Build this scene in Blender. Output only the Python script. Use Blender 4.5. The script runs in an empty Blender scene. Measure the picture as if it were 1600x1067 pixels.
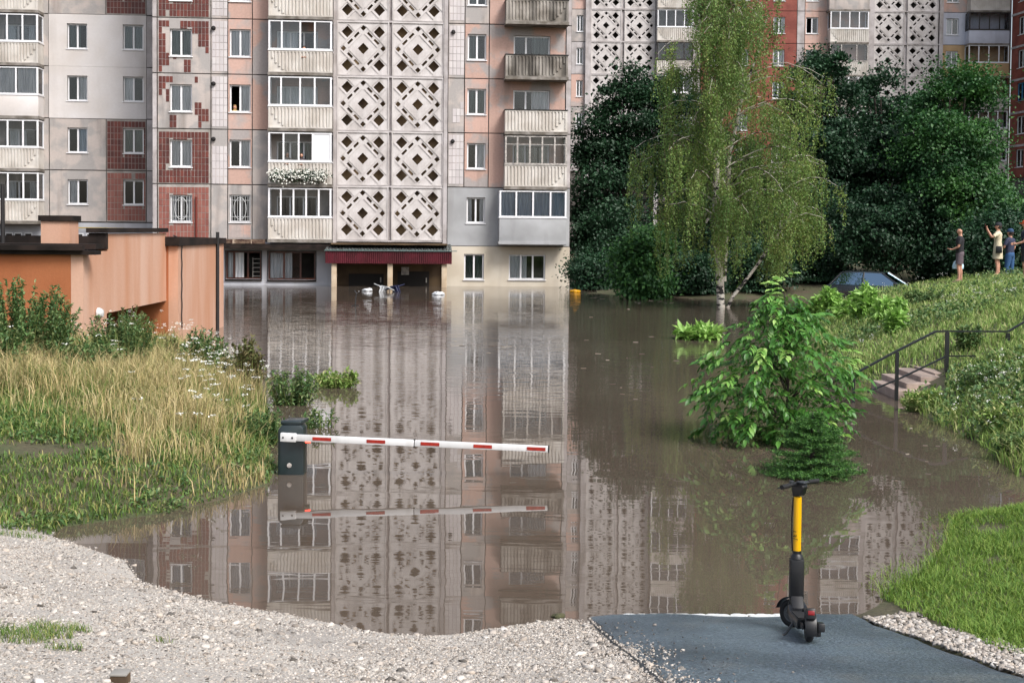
import bpy, bmesh, math, random
import numpy as np
from mathutils import Vector, Matrix, geometry

# ------------------------------------------------------------------ camera, sky, sun, exposure
scene = bpy.context.scene
COL = scene.collection
random.seed(7)
RNG = np.random.default_rng(7)
R = math.radians
PI = math.pi

F, CX, CY = 2000.0, 800.0, 432.5          # focal length and optical centre in photo pixels
EYE = 3.0
PITCH, ROLL = R(2.15), 0.009
CAMROT = Matrix.Rotation(PI/2 - PITCH, 3, 'X') @ Matrix.Rotation(ROLL, 3, 'Z')
cam_d = bpy.data.cameras.new('camera')
cam_d.sensor_width = 36.0
cam_d.lens = F/1600*36
cam_d.shift_y = (CY - 533.5)/1600
cam_d.clip_start = 0.1
cam_d.clip_end = 2000
cam = bpy.data.objects.new('camera', cam_d)
cam.matrix_world = Matrix.Translation((0, 0, EYE)) @ CAMROT.to_4x4()
COL.objects.link(cam)
scene.camera = cam

SUN_EL, SUN_AZ = R(48), R(138)            # azimuth measured clockwise from +Y (to the right and behind the camera)
world = bpy.data.worlds.new('World')
scene.world = world
world.use_nodes = True
nt = world.node_tree
nt.nodes.clear()
sky = nt.nodes.new('ShaderNodeTexSky')
sky.sky_type = 'NISHITA'
sky.sun_disc = False
sky.sun_elevation = SUN_EL
sky.sun_rotation = SUN_AZ
sky.air_density = 1.0
sky.dust_density = 4.0
sky.ozone_density = 1.0
hs = nt.nodes.new('ShaderNodeHueSaturation')
hs.inputs['Saturation'].default_value = 0.6
bg = nt.nodes.new('ShaderNodeBackground')
bg.inputs['Strength'].default_value = 0.105
wo = nt.nodes.new('ShaderNodeOutputWorld')
nt.links.new(sky.outputs[0], hs.inputs['Color'])
nt.links.new(hs.outputs[0], bg.inputs['Color'])
nt.links.new(bg.outputs[0], wo.inputs['Surface'])

sun_d = bpy.data.lights.new('sun', 'SUN')
sun_d.energy = 1.5
sun_d.angle = R(20)
sun_d.color = (1.0, 0.98, 0.96)
sun = bpy.data.objects.new('sun', sun_d)
sdir = Vector((math.sin(SUN_AZ)*math.cos(SUN_EL), math.cos(SUN_AZ)*math.cos(SUN_EL), math.sin(SUN_EL)))
sun.rotation_euler = sdir.to_track_quat('Z', 'Y').to_euler()
COL.objects.link(sun)

scene.view_settings.view_transform = 'Standard'
scene.view_settings.look = 'None'
scene.view_settings.exposure = 1.05
scene.view_settings.gamma = 1
scene.view_settings.use_curve_mapping = False
scene.render.engine = 'CYCLES'
scene.cycles.use_denoising = True
scene.cycles.max_bounces = 6
scene.cycles.transparent_max_bounces = 16
scene.cycles.caustics_reflective = False
scene.cycles.caustics_refractive = False

# ------------------------------------------------------------------ pixel -> place
def ray(u, v):
    d = CAMROT @ Vector(((u-CX)/F, (CY-v)/F, -1.0))
    return d
def at_y(u, v, Y):
    d = ray(u, v); t = Y/d.y
    return Vector((d.x*t, Y, EYE + d.z*t))
def at_z(u, v, z=0.0):
    d = ray(u, v); t = (z-EYE)/d.z
    return Vector((d.x*t, d.y*t, z))
CRT = np.array(CAMROT.transposed())
def project(P):
    q = (np.asarray(P) - np.array([0, 0, EYE])) @ CRT.T
    return CX - F*q[..., 0]/q[..., 2], CY + F*q[..., 1]/q[..., 2]

# ------------------------------------------------------------------ mesh helpers
class MB:
    def __init__(self):
        self.v = []; self.f = []; self.m = []
    def add(self, vs, fs, mi=0):
        o = len(self.v)
        self.v.extend([tuple(p) for p in vs])
        for f in fs:
            self.f.append(tuple(i+o for i in f)); self.m.append(mi)
        return self
    def quad(self, a, b, c, d, mi=0):
        return self.add([a, b, c, d], [(0, 1, 2, 3)], mi)
    def box(self, x0, x1, y0, y1, z0, z1, mi=0, M=None):
        vs = [Vector((x, y, z)) for z in (z0, z1) for y in (y0, y1) for x in (x0, x1)]
        if M is not None: vs = [M @ p for p in vs]
        return self.add(vs, [(0, 2, 3, 1), (4, 5, 7, 6), (0, 1, 5, 4), (2, 6, 7, 3), (0, 4, 6, 2), (1, 3, 7, 5)], mi)
    def prism(self, poly, a0, a1, axis='y', mi=0, M=None):
        n = len(poly)
        def mk(p, a):
            q = {'y': (p[0], a, p[1]), 'z': (p[0], p[1], a), 'x': (a, p[0], p[1])}[axis]
            return M @ Vector(q) if M is not None else Vector(q)
        vs = [mk(p, a0) for p in poly] + [mk(p, a1) for p in poly]
        fs = [tuple(range(n))[::-1], tuple(range(n, 2*n))]
        fs += [(i, (i+1) % n, (i+1) % n+n, i+n) for i in range(n)]
        return self.add(vs, fs, mi)
    def tube(self, path, rad, n=8, mi=0, cap=True, M=None):
        path = [Vector(p) for p in path]
        if not hasattr(rad, '__len__'): rad = [rad]*len(path)
        vs = []; prev = None
        for i, p in enumerate(path):
            t = (path[min(i+1, len(path)-1)] - path[max(i-1, 0)])
            t = t.normalized() if t.length > 1e-9 else Vector((0, 0, 1))
            if prev is None:
                a = Vector((0, 0, 1)) if abs(t.z) < .9 else Vector((1, 0, 0))
                s = t.cross(a).normalized()
            else:
                s = (prev - t*prev.dot(t))
                s = s.normalized() if s.length > 1e-6 else t.orthogonal().normalized()
            prev = s
            b = t.cross(s)
            for k in range(n):
                a = 2*PI*k/n
                q = p + (s*math.cos(a) + b*math.sin(a))*rad[i]
                vs.append(M @ q if M is not None else q)
        fs = []
        for i in range(len(path)-1):
            for k in range(n):
                k2 = (k+1) % n
                fs.append((i*n+k, i*n+k2, (i+1)*n+k2, (i+1)*n+k))
        if cap:
            fs.append(tuple(range(n))[::-1]); e = (len(path)-1)*n
            fs.append(tuple(range(e, e+n)))
        return self.add(vs, fs, mi)
    def lathe(self, prof, n=20, mi=0, M=None, closed=False):
        vs = []
        for (r, z) in prof:
            for k in range(n):
                a = 2*PI*k/n
                q = Vector((r*math.cos(a), r*math.sin(a), z))
                vs.append(M @ q if M is not None else q)
        fs = []
        L = len(prof)
        for i in range(L if closed else L-1):
            j = (i+1) % L
            for k in range(n):
                k2 = (k+1) % n
                fs.append((i*n+k, i*n+k2, j*n+k2, j*n+k))
        return self.add(vs, fs, mi)
    def obj(self, name, mats, parent=None, smooth=False, bevel=0, seg=2, sharp=35):
        me = bpy.data.meshes.new(name)
        me.from_pydata(self.v, [], self.f)
        if not isinstance(mats, (list, tuple)): mats = [mats]
        for m in mats: me.materials.append(m)
        if len(mats) > 1: me.polygons.foreach_set('material_index', self.m)
        bm = bmesh.new(); bm.from_mesh(me)
        bmesh.ops.recalc_face_normals(bm, faces=bm.faces)
        if bevel:
            bmesh.ops.remove_doubles(bm, verts=bm.verts, dist=1e-5)
            es = [e for e in bm.edges if e.is_manifold and e.calc_face_angle(0) > R(30)]
            bmesh.ops.bevel(bm, geom=es, offset=bevel, segments=seg, affect='EDGES', profile=.5, clamp_overlap=True)
        bm.to_mesh(me); bm.free()
        if smooth or bevel:
            me.polygons.foreach_set('use_smooth', [True]*len(me.polygons))
            me.set_sharp_from_angle(angle=R(sharp))
        return link(name, me, parent)
def link(name, me, parent=None):
    o = bpy.data.objects.new(name, me)
    COL.objects.link(o)
    if parent is not None: o.parent = parent
    return o
def empty(name, loc=(0, 0, 0), rz=0.0):
    o = bpy.data.objects.new(name, None)
    o.empty_display_size = .2
    o.location = loc; o.rotation_euler = (0, 0, rz)
    COL.objects.link(o)
    return o
def tag(o, label, cat=None, group=None, kind=None):
    if label: o['label'] = label
    if cat: o['category'] = cat
    if group: o['group'] = group
    if kind: o['kind'] = kind
    return o
def copy_tree(o, parent=None):
    c = o.copy(); COL.objects.link(c); c.parent = parent
    for ch in list(o.children): copy_tree(ch, c)
    return c
def np_mesh(name, V, faces, mats, midx=None, parent=None, smooth=False):
    """faces: list of int arrays (n,3) or (n,4)"""
    V = np.ascontiguousarray(V, dtype=np.float32)
    me = bpy.data.meshes.new(name)
    me.vertices.add(len(V)); me.vertices.foreach_set('co', V.ravel())
    loops = np.concatenate([f.ravel() for f in faces]).astype(np.int32)
    tot = np.concatenate([np.full(len(f), f.shape[1], np.int32) for f in faces])
    st = np.concatenate([[0], np.cumsum(tot)[:-1]]).astype(np.int32)
    me.loops.add(len(loops)); me.loops.foreach_set('vertex_index', loops)
    me.polygons.add(len(tot)); me.polygons.foreach_set('loop_start', st); me.polygons.foreach_set('loop_total', tot)
    if not isinstance(mats, (list, tuple)): mats = [mats]
    for m in mats: me.materials.append(m)
    if midx is not None: me.polygons.foreach_set('material_index', np.asarray(midx, np.int32))
    if smooth: me.polygons.foreach_set('use_smooth', np.ones(len(tot), bool))
    me.update(calc_edges=True)
    return link(name, me, parent)

# ------------------------------------------------------------------ materials
def C(h):
    """sRGB hex -> linear"""
    h = h.lstrip('#')
    r = [int(h[i:i+2], 16)/255 for i in (0, 2, 4)]
    return tuple((c/12.92 if c <= .04045 else ((c+.055)/1.055)**2.4) for c in r)
def mat(name, c, rough=.75, c2=None, scale=2.0, lo=.4, hi=.6, stretch=(1, 1, 1), detail=5,
        dirt=None, dscale=1.5, damt=.5, dstretch=(1, 1, .12), dlo=.5, dhi=.8,
        fine=0.0, fscale=40.0, bump=0.0, bscale=30.0, metallic=0.0, spec=.5, ramp=None, coat=0.0,
        emit=None, estr=0.0, trans=0.0, ovar=0.0):
    m = bpy.data.materials.new(name); m.use_nodes = True
    n = m.node_tree; p = n.nodes['Principled BSDF']; L = n.links.new
    p.inputs['Roughness'].default_value = rough
    p.inputs['Metallic'].default_value = metallic
    p.inputs['Specular IOR Level'].default_value = spec
    p.inputs['Coat Weight'].default_value = coat
    tc = n.nodes.new('ShaderNodeTexCoord')
    vec = tc.outputs['Object']
    def noise(sc, st, det=5):
        mp = n.nodes.new('ShaderNodeMapping'); mp.inputs['Scale'].default_value = st
        L(vec, mp.inputs['Vector'])
        t = n.nodes.new('ShaderNodeTexNoise'); t.inputs['Scale'].default_value = sc
        t.inputs['Detail'].default_value = det
        L(mp.outputs[0], t.inputs['Vector'])
        return t.outputs[0]
    def rng(src, a, b, o0=0., o1=1.):
        r = n.nodes.new('ShaderNodeMapRange'); r.inputs[1].default_value = a; r.inputs[2].default_value = b
        r.inputs[3].default_value = o0; r.inputs[4].default_value = o1
        L(src, r.inputs[0]); return r.outputs[0]
    def mix(fac, a, b, mode='MIX'):
        x = n.nodes.new('ShaderNodeMix'); x.data_type = 'RGBA'; x.blend_type = mode
        if isinstance(fac, float): x.inputs[0].default_value = fac
        else: L(fac, x.inputs[0])
        for s, i in ((a, 6), (b, 7)):
            if isinstance(s, tuple): x.inputs[i].default_value = (*s[:3], 1)
            else: L(s, x.inputs[i])
        return x.outputs[2]
    col = tuple(c)
    if ramp:                                   # colour per loose piece (leaf, blade, stone)
        g = n.nodes.new('ShaderNodeNewGeometry')
        cr = n.nodes.new('ShaderNodeValToRGB')
        e = cr.color_ramp.elements
        while len(e) < len(ramp): e.new(.5)
        for i, cc in enumerate(ramp):
            e[i].position = i/(len(ramp)-1); e[i].color = (*cc, 1)
        L(g.outputs['Random Per Island'], cr.inputs[0]); col = cr.outputs[0]
    if c2 is not None:
        col = mix(rng(noise(scale, stretch, detail), lo, hi), col, tuple(c2))
    if dirt is not None:
        col = mix(rng(noise(dscale, dstretch, 6), dlo, dhi, 0., damt), col, tuple(dirt))
    if fine:
        v = rng(noise(fscale, (1, 1, 1), 4), .25, .75, 1-fine, 1+fine)
        x = n.nodes.new('ShaderNodeHueSaturation'); L(v, x.inputs['Value'])
        if isinstance(col, tuple): x.inputs['Color'].default_value = (*col, 1)
        else: L(col, x.inputs['Color'])
        col = x.outputs[0]
    if ovar:
        oi = n.nodes.new('ShaderNodeObjectInfo')
        v = rng(oi.outputs['Random'], 0., 1., 1-ovar, 1+ovar)
        x = n.nodes.new('ShaderNodeHueSaturation'); L(v, x.inputs['Value'])
        if isinstance(col, tuple): x.inputs['Color'].default_value = (*col, 1)
        else: L(col, x.inputs['Color'])
        col = x.outputs[0]
    if isinstance(col, tuple): p.inputs['Base Color'].default_value = (*col, 1)
    else: L(col, p.inputs['Base Color'])
    if bump:
        b = n.nodes.new('ShaderNodeBump'); b.inputs['Strength'].default_value = min(1., bump)
        b.inputs['Distance'].default_value = .02
        L(noise(bscale, (1, 1, 1), 6), b.inputs['Height']); L(b.outputs[0], p.inputs['Normal'])
    if emit:
        p.inputs['Emission Color'].default_value = (*emit, 1); p.inputs['Emission Strength'].default_value = estr
    if trans:                                  # thin leaves let some light through
        tr = n.nodes.new('ShaderNodeBsdfTranslucent')
        if isinstance(col, tuple): tr.inputs[0].default_value = (*col, 1)
        else: L(col, tr.inputs[0])
        ms = n.nodes.new('ShaderNodeMixShader'); ms.inputs[0].default_value = trans
        out = n.nodes['Material Output']
        L(p.outputs[0], ms.inputs[1]); L(tr.outputs[0], ms.inputs[2]); L(ms.outputs[0], out.inputs['Surface'])
    return m
def glass_mat(name, tint=(.55, .62, .68), base=.09):
    m = bpy.data.materials.new(name); m.use_nodes = True
    n = m.node_tree; n.nodes.clear(); L = n.links.new
    o = n.nodes.new('ShaderNodeOutputMaterial')
    t = n.nodes.new('ShaderNodeBsdfTransparent'); t.inputs[0].default_value = (*tint, 1)
    g = n.nodes.new('ShaderNodeBsdfGlossy'); g.inputs['Roughness'].default_value = .03
    g.inputs[0].default_value = (.95, .97, 1, 1)
    fr = n.nodes.new('ShaderNodeFresnel'); fr.inputs[0].default_value = 1.5
    ad = n.nodes.new('ShaderNodeMath'); ad.operation = 'ADD'; ad.inputs[1].default_value = base
    ms = n.nodes.new('ShaderNodeMixShader')
    L(fr.outputs[0], ad.inputs[0]); L(ad.outputs[0], ms.inputs[0]); L(t.outputs[0], ms.inputs[1]); L(g.outputs[0], ms.inputs[2])
    L(ms.outputs[0], o.inputs[0])
    return m
# ------------------------------------------------------------------ ground, water, path
def pz(*pts): return [at_z(u, v).xy for (u, v) in pts]
shore = [Vector((-70, 90)), Vector((4.2, 90)), Vector((4.2, 60))]
shore += pz((905, 458), (1000, 462), (1120, 468))
shore += [Vector((11.5, 57)), Vector((17.5, 56.5)), Vector((18.6, 52)), Vector((15.5, 47.2)), Vector((11.6, 47.3))]
shore += pz((1266, 490), (1272, 520), (1292, 556), (1335, 592), (1395, 612),
            (1430, 640), (1480, 668), (1530, 690), (1560, 716), (1600, 748))
shore += [Vector((8.5, 15.0)), Vector((14, 15.2)), Vector((24, 15.5)), Vector((24, 13.8)), Vector((14, 13.4)), Vector((8.5, 13.5))]
shore += pz((1600, 797), (1545, 803), (1500, 812), (1487, 850), (1460, 890), (1405, 925), (1360, 952), (1335, 962), (1200, 964), (1000, 963), (925, 970),
            (880, 966), (800, 978), (700, 993), (600, 990), (530, 975), (440, 958), (330, 940), (218, 908), (196, 875),
            (120, 850), (78, 838), (100, 823), (260, 801), (350, 779), (420, 756), (428, 735), (418, 700), (424, 662),
            (412, 636), (392, 606), (352, 583), (322, 560), (290, 545), (272, 533))
shore += [Vector((-8.75, 38.2)), Vector((-14, 38.4)), Vector((-70, 39))]
SH = np.array([tuple(p) for p in shore])

_hg = RNG.random((64, 64))
def vnoise(x, y, s):
    x = np.asarray(x, float)*s+100; y = np.asarray(y, float)*s+100
    xi = np.floor(x).astype(int); yi = np.floor(y).astype(int)
    fx = x-xi; fy = y-yi
    fx = fx*fx*(3-2*fx); fy = fy*fy*(3-2*fy)
    g = lambda a, b: _hg[a % 64, b % 64]
    return (g(xi, yi)*(1-fx)+g(xi+1, yi)*fx)*(1-fy)+(g(xi, yi+1)*(1-fx)+g(xi+1, yi+1)*fx)*fy
def sdist(x, y):
    """distance to the shoreline, positive on land"""
    x = np.asarray(x, float); y = np.asarray(y, float)
    best = np.full(x.shape, 1e9); inside = np.zeros(x.shape, bool)
    n = len(SH)
    for i in range(n):
        ax, ay = SH[i]; bx, by = SH[(i+1) % n]
        dx, dy = bx-ax, by-ay
        t = np.clip(((x-ax)*dx+(y-ay)*dy)/(dx*dx+dy*dy+1e-12), 0, 1)
        best = np.minimum(best, (x-ax-t*dx)**2+(y-ay-t*dy)**2)
        if ay != by:
            c = (ay > y) != (by > y)
            inside ^= c & (x < (bx-ax)*(y-ay)/(by-ay)+ax)
    d = np.sqrt(best)
    return np.where(inside, -d, d)
def sstep(a, b, x):
    t = np.clip((x-a)/(b-a), 0, 1); return t*t*(3-2*t)
def height(x, y):
    x = np.asarray(x, float); y = np.asarray(y, float)
    d = sdist(x, y); dp = np.maximum(d, 0)
    near = np.minimum(.18*dp, 1.75+.02*dp)
    left = .72*(1-np.exp(-dp/2.0))
    right = 2.15*(1-np.exp(-dp/4.2))
    back = 1.2*(1-np.exp(-dp/9.0))
    wr = sstep(-1, 4, x)
    wb = sstep(47, 56, y)
    far = left*(1-wr)+right*wr
    far = far*(1-wb)+back*wb
    wn = sstep(14.2, 12.2, y)
    land = far*(1-wn)+near*wn
    bumps = (vnoise(x, y, 1.3)-.5)*.10+(vnoise(x+9, y, 4.1)-.5)*.03
    land = land+bumps*sstep(0, 1.2, dp)*(1-.8*wn)
    return np.where(d > 0, land, -np.minimum(.22*-d, 1.3)-.0)
def H1(x, y): return float(height(np.array([x]), np.array([y]))[0])
def ground_hit(u, v, zoff=0.0):
    d = ray(u, v)
    ts = np.linspace(4, 80, 3000)/d.y
    X = d.x*ts; Y = d.y*ts; Z = EYE+d.z*ts
    k = np.argmax(Z < height(X, Y)+zoff)
    return Vector((X[k], Y[k], Z[k]))

m_soil = mat('soil', C('#4f4636'), .95, C('#414a2b'), 1.2, .35, .65, fine=.3, fscale=25, bump=.8, bscale=18)
m_gravelbed = mat('gravel bed', C('#b3ada5'), .95, C('#98928b'), 1.1, .35, .7, fine=.4, fscale=70, bump=1., bscale=60)

xs = np.unique(np.concatenate([np.arange(-70, -14, 2.), np.arange(-14, 16, .22), np.arange(16, 80, 2.)]))
ys = np.unique(np.concatenate([np.arange(-6, 5, .5), np.arange(5, 20, .2), np.arange(20, 60, .5), np.arange(60, 170, 4.)]))
GX, GY = np.meshgrid(xs, ys)
GZ = height(GX.ravel(), GY.ravel())
V = np.stack([GX.ravel(), GY.ravel(), GZ], 1)
nx, ny = len(xs), len(ys)
idx = np.arange(nx*ny).reshape(ny, nx)
Q = np.stack([idx[:-1, :-1].ravel(), idx[:-1, 1:].ravel(), idx[1:, 1:].ravel(), idx[1:, :-1].ravel()], 1)
cxq = V[Q].mean(1)
LEFT_PATH = [ground_hit(925, 972), ground_hit(965, 1008), ground_hit(1036, 1067)]
RIGHT_PATH = [ground_hit(1334, 964), ground_hit(1440, 1003), ground_hit(1600, 1062)]
def edge_x(path, y):
    P = sorted([(p.y, p.x) for p in path])
    yy = [p[0] for p in P]; xx = [p[1] for p in P]
    s0 = (xx[1]-xx[0])/(yy[1]-yy[0])
    y = np.asarray(y, float)
    out = np.interp(y, yy, xx)
    out = np.where(y < yy[0], xx[0]+np.clip(s0*(y-yy[0]), -1.2, 1.2), out)
    return out
isgr = (cxq[:, 1] < 12.9) & (cxq[:, 0] < edge_x(LEFT_PATH, cxq[:, 1])+.6) & (cxq[:, 1] < 12.25+.25*vnoise(cxq[:, 0], cxq[:, 1], 1.))
inpath = (V[:, 1] < 12) & (V[:, 0] > edge_x(LEFT_PATH, V[:, 1])-.02) & (V[:, 0] < edge_x(RIGHT_PATH, V[:, 1])+.02)
V[inpath, 2] -= .16
ground = np_mesh('ground', V, [Q], [m_soil, m_gravelbed], isgr.astype(int), smooth=True)
tag(ground, 'sloping soil and gravel ground around the flood water', 'ground', kind='structure')

def water_material():
    m = bpy.data.materials.new('muddy water'); m.use_nodes = True
    n = m.node_tree; p = n.nodes['Principled BSDF']; L = n.links.new
    p.inputs['Roughness'].default_value = .015
    p.inputs['IOR'].default_value = 1.36
    p.inputs['Specular IOR Level'].default_value = 1.
    tc = n.nodes.new('ShaderNodeTexCoord')
    def noise(scale, st, det=3., rough=.5):
        mp = n.nodes.new('ShaderNodeMapping'); mp.inputs['Scale'].default_value = st
        L(tc.outputs['Object'], mp.inputs['Vector'])
        t = n.nodes.new('ShaderNodeTexNoise'); t.inputs['Scale'].default_value = scale
        t.inputs['Detail'].default_value = det; t.inputs['Roughness'].default_value = rough
        L(mp.outputs[0], t.inputs['Vector']); return t.outputs[0]
    def mrange(s, a, b, c, d):
        r = n.nodes.new('ShaderNodeMapRange')
        for i, x in enumerate((a, b, c, d)): r.inputs[i+1].default_value = x
        L(s, r.inputs[0]); return r.outputs[0]
    def math_(op, a, b):
        x = n.nodes.new('ShaderNodeMath'); x.operation = op
        for i, s in enumerate((a, b)):
            if isinstance(s, (int, float)): x.inputs[i].default_value = s
            else: L(s, x.inputs[i])
        return x.outputs[0]
    mx = n.nodes.new('ShaderNodeMix'); mx.data_type = 'RGBA'
    mx.inputs[6].default_value = (*C('#50463d'), 1); mx.inputs[7].default_value = (*C('#5b5147'), 1)
    L(mrange(noise(.25, (1, 1, 1)), .35, .65, 0, 1), mx.inputs[0]); L(mx.outputs[2], p.inputs['Base Color'])
    sep = n.nodes.new('ShaderNodeSeparateXYZ'); L(tc.outputs['Object'], sep.inputs[0])
    # ripples: a breeze roughens the open middle of the water, the sheltered near edge lies still
    breeze = math_('MULTIPLY', mrange(sep.outputs[1], 17, 36, .05, 1.), mrange(noise(.09, (1, 1.6, 1), 2.), .35, .62, .3, 1.))
    h1 = math_('MULTIPLY', math_('SUBTRACT', noise(3.2, (.38, 1.5, 1), 2.), .5), breeze)
    h2 = math_('MULTIPLY', math_('SUBTRACT', noise(1.0, (.8, 1., 1), 2.), .5), .55)
    h = math_('ADD', math_('MULTIPLY', h1, .0135), math_('MULTIPLY', h2, .0040))
    b = n.nodes.new('ShaderNodeBump'); b.inputs['Strength'].default_value = 1.; b.inputs['Distance'].default_value = 1.
    L(h, b.inputs['Height']); L(b.outputs[0], p.inputs['Normal'])
    return m
m_water = water_material()
mb = MB(); mb.quad((-68, 6, 0), (60, 6, 0), (60, 88, 0), (-68, 88, 0))
water = mb.obj('flood_water', m_water)
tag(water, 'brown flood water filling the courtyard up to the buildings', 'water', kind='structure')

# asphalt path that runs down into the water
m_asph = mat('wet asphalt', C('#5a6771'), .34, C('#3d4851'), .9, .36, .64, fine=.6, fscale=42, bump=1., bscale=48, spec=.7, dirt=C('#6b6a66'), damt=.5, dscale=2.2, dstretch=(1, 1, 1), dlo=.55, dhi=.75)  # bluish base colour stands in for sky reflected on the wet surface
mb = MB()
Ys = np.concatenate([np.arange(-2, 6, .5), np.arange(6, 13, .12)])
nX = 24
rows = []
for y in Ys:
    yl = min(y, 11.)
    a = float(edge_x(LEFT_PATH, yl)); b = float(edge_x(RIGHT_PATH, yl))
    rr = []
    jl = .05*(vnoise(y, 3., 3.)-.5)+.03*(vnoise(y, 7., 11.)-.5); jr = .05*(vnoise(y, 13., 3.)-.5)
    X = np.linspace(a+jl, b+jr, nX)
    # the slab is even across: height from the line square to the shore
    base = height(np.full(nX, 1.6)+.75*(X-1.6), np.full(nX, y))
    zz = base+.010+.018*(vnoise(X, np.full(nX, y), 1.6)-.5)+.008*(vnoise(X+5, np.full(nX, y), 5.)-.5)
    rows.append([(X[i], y, zz[i]) for i in range(nX)])
vs = [p for r in rows for p in r]
fs = [(j*nX+i, j*nX+i+1, (j+1)*nX+i+1, (j+1)*nX+i) for j in range(len(rows)-1) for i in range(nX-1)]
mb.add(vs, fs)
for side in (0, nX-1):      # broken edge dropping to the gravel
    for j in range(len(rows)-1):
        p, q = rows[j][side], rows[j+1][side]
        o = -.05 if side == 0 else .05
        mb.quad(p, q, (q[0]+o, q[1], q[2]-.12), (p[0]+o, p[1], p[2]-.12))
path = mb.obj('asphalt_path', m_asph, smooth=True)
tag(path, 'wet dark asphalt footpath running down under the water', 'path', kind='structure')
PATH_ROWS = np.array(rows)
def path_z(x, y):
    j = int(np.argmin(np.abs(PATH_ROWS[:, 0, 1]-y)))
    return float(np.interp(x, PATH_ROWS[j, :, 0], PATH_ROWS[j, :, 2]))

# stones
def stones(name, P, S, mats, flat=.42):
    """low polyhedra, 8 corners jittered"""
    n = len(P)
    cube = np.array([[-1, -1, -1], [1, -1, -1], [1, 1, -1], [-1, 1, -1], [-.7, -.7, 1], [.7, -.7, 1], [.7, .7, 1], [-.7, .7, 1]], float)*.5
    fq = np.array([[3, 2, 1, 0], [4, 5, 6, 7], [0, 1, 5, 4], [1, 2, 6, 5], [2, 3, 7, 6], [3, 0, 4, 7]])
    J = cube[None]*(1+.5*(RNG.random((n, 8, 3))-.5)*1.4)
    J *= np.stack([S*(.75+.6*RNG.random(n)), S*(.75+.5*RNG.random(n)), S*(flat*(.7+.6*RNG.random(n)))], 1)[:, None, :]
    a = RNG.random(n)*2*PI
    ti = (RNG.random((n, 2))-.5)*.9
    J[:, :, 2] += J[:, :, 0]*ti[:, :1]+J[:, :, 1]*ti[:, 1:]
    x = J[:, :, 0]*np.cos(a)[:, None]-J[:, :, 1]*np.sin(a)[:, None]
    y = J[:, :, 0]*np.sin(a)[:, None]+J[:, :, 1]*np.cos(a)[:, None]
    V = np.stack([x, y, J[:, :, 2]], 2)+P[:, None, :]
    Fq = (fq[None]+(np.arange(n)*8)[:, None, None]).reshape(-1, 4)
    return np_mesh(name, V.reshape(-1, 3), [Fq], mats)
m_stone = mat('gravel stones', (.5, .5, .5), .9, ramp=[C('#7b736b'), C('#b0a9a0'), C('#c0b9b0'), C('#a2978c'), C('#cfc9c1'), C('#8c847b'), C('#b6aa9d'), C('#4a453f'), C('#aaa49c')], fine=.12, fscale=50)
n = 330000
X = RNG.uniform(-6.5, 2.2, n); Y = RNG.uniform(5.6, 12.9, n)
d = sdist(X, Y)
lim = 12.35+.5*(vnoise(X, Y, .9)-.5)
ok = (d > -.12) & (X < edge_x(LEFT_PATH, Y)+.32*RNG.random(n)**4+.12*(vnoise(X*0, Y, 2.5)-.5)) & (Y < lim)
ok &= RNG.random(n) < .12+1.1*vnoise(X, Y, .8)*vnoise(X+3, Y+8, 2.6)+.25*(X > -1.2)
X, Y = X[ok], Y[ok]
big = RNG.random(len(X))
S = .007+.013*big**3+.026*(big > .994)
P = np.stack([X, Y, np.where(X > edge_x(LEFT_PATH, Y)-.02, height(X, Y)+.018, height(X, Y)+S*.1)], 1)
gs = stones('gravel', P, S, m_stone)
tag(gs, 'pale crushed stone gravel covering the near bank', 'gravel', kind='stuff')
# rubble strip along the right edge of the path and loose crumbs on the asphalt
n = 4200
Y = RNG.uniform(5.5, 9.75, n); t = RNG.random(n)**1.3
X = edge_x(RIGHT_PATH, Y)+.04+t*(.34+.16*vnoise(Y, Y, 1.2))
P = np.stack([X, Y, height(X, Y)+.012], 1)
ok = sdist(X, Y) > -.1
gs2 = stones('edge_rubble', P[ok], (.009+.032*RNG.random(n)**3)[ok], m_stone)
tag(gs2, 'strip of grey rubble stones beside the asphalt path and lawn', 'rubble', kind='stuff')
n = 420
Y = RNG.uniform(6., 9.4, n); a = edge_x(LEFT_PATH, Y); X = a+np.abs(RNG.normal(0, .28, n))
P = np.array([(x, y, path_z(x, y)+.006) for x, y in zip(X, Y)])
m_crumb = mat('dark crumbs', C('#3a3836'), .9, ramp=[C('#2a2826'), C('#57524d'), C('#8d8780')])
gs3 = stones('loose_grit', P, (.005+.012*RNG.random(n)**3), m_crumb)
tag(gs3, 'loose grit crumbs scattered on the wet asphalt', 'grit', kind='stuff')
# pale flecks modelled in place of the sky glint where asphalt meets water
fo = MB(); m_glint = mat('glint_line', C('#c9ccca'), .4, fine=.2)
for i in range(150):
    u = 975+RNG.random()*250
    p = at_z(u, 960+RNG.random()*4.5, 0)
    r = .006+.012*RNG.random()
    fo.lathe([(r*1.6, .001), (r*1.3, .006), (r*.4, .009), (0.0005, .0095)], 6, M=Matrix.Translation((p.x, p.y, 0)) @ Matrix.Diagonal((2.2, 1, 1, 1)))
f_ = fo.obj('glint_line', m_glint, smooth=True)
tag(f_, 'pale flecks standing in for the sky glint where water laps the asphalt', 'glint_line', kind='stuff')
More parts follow.
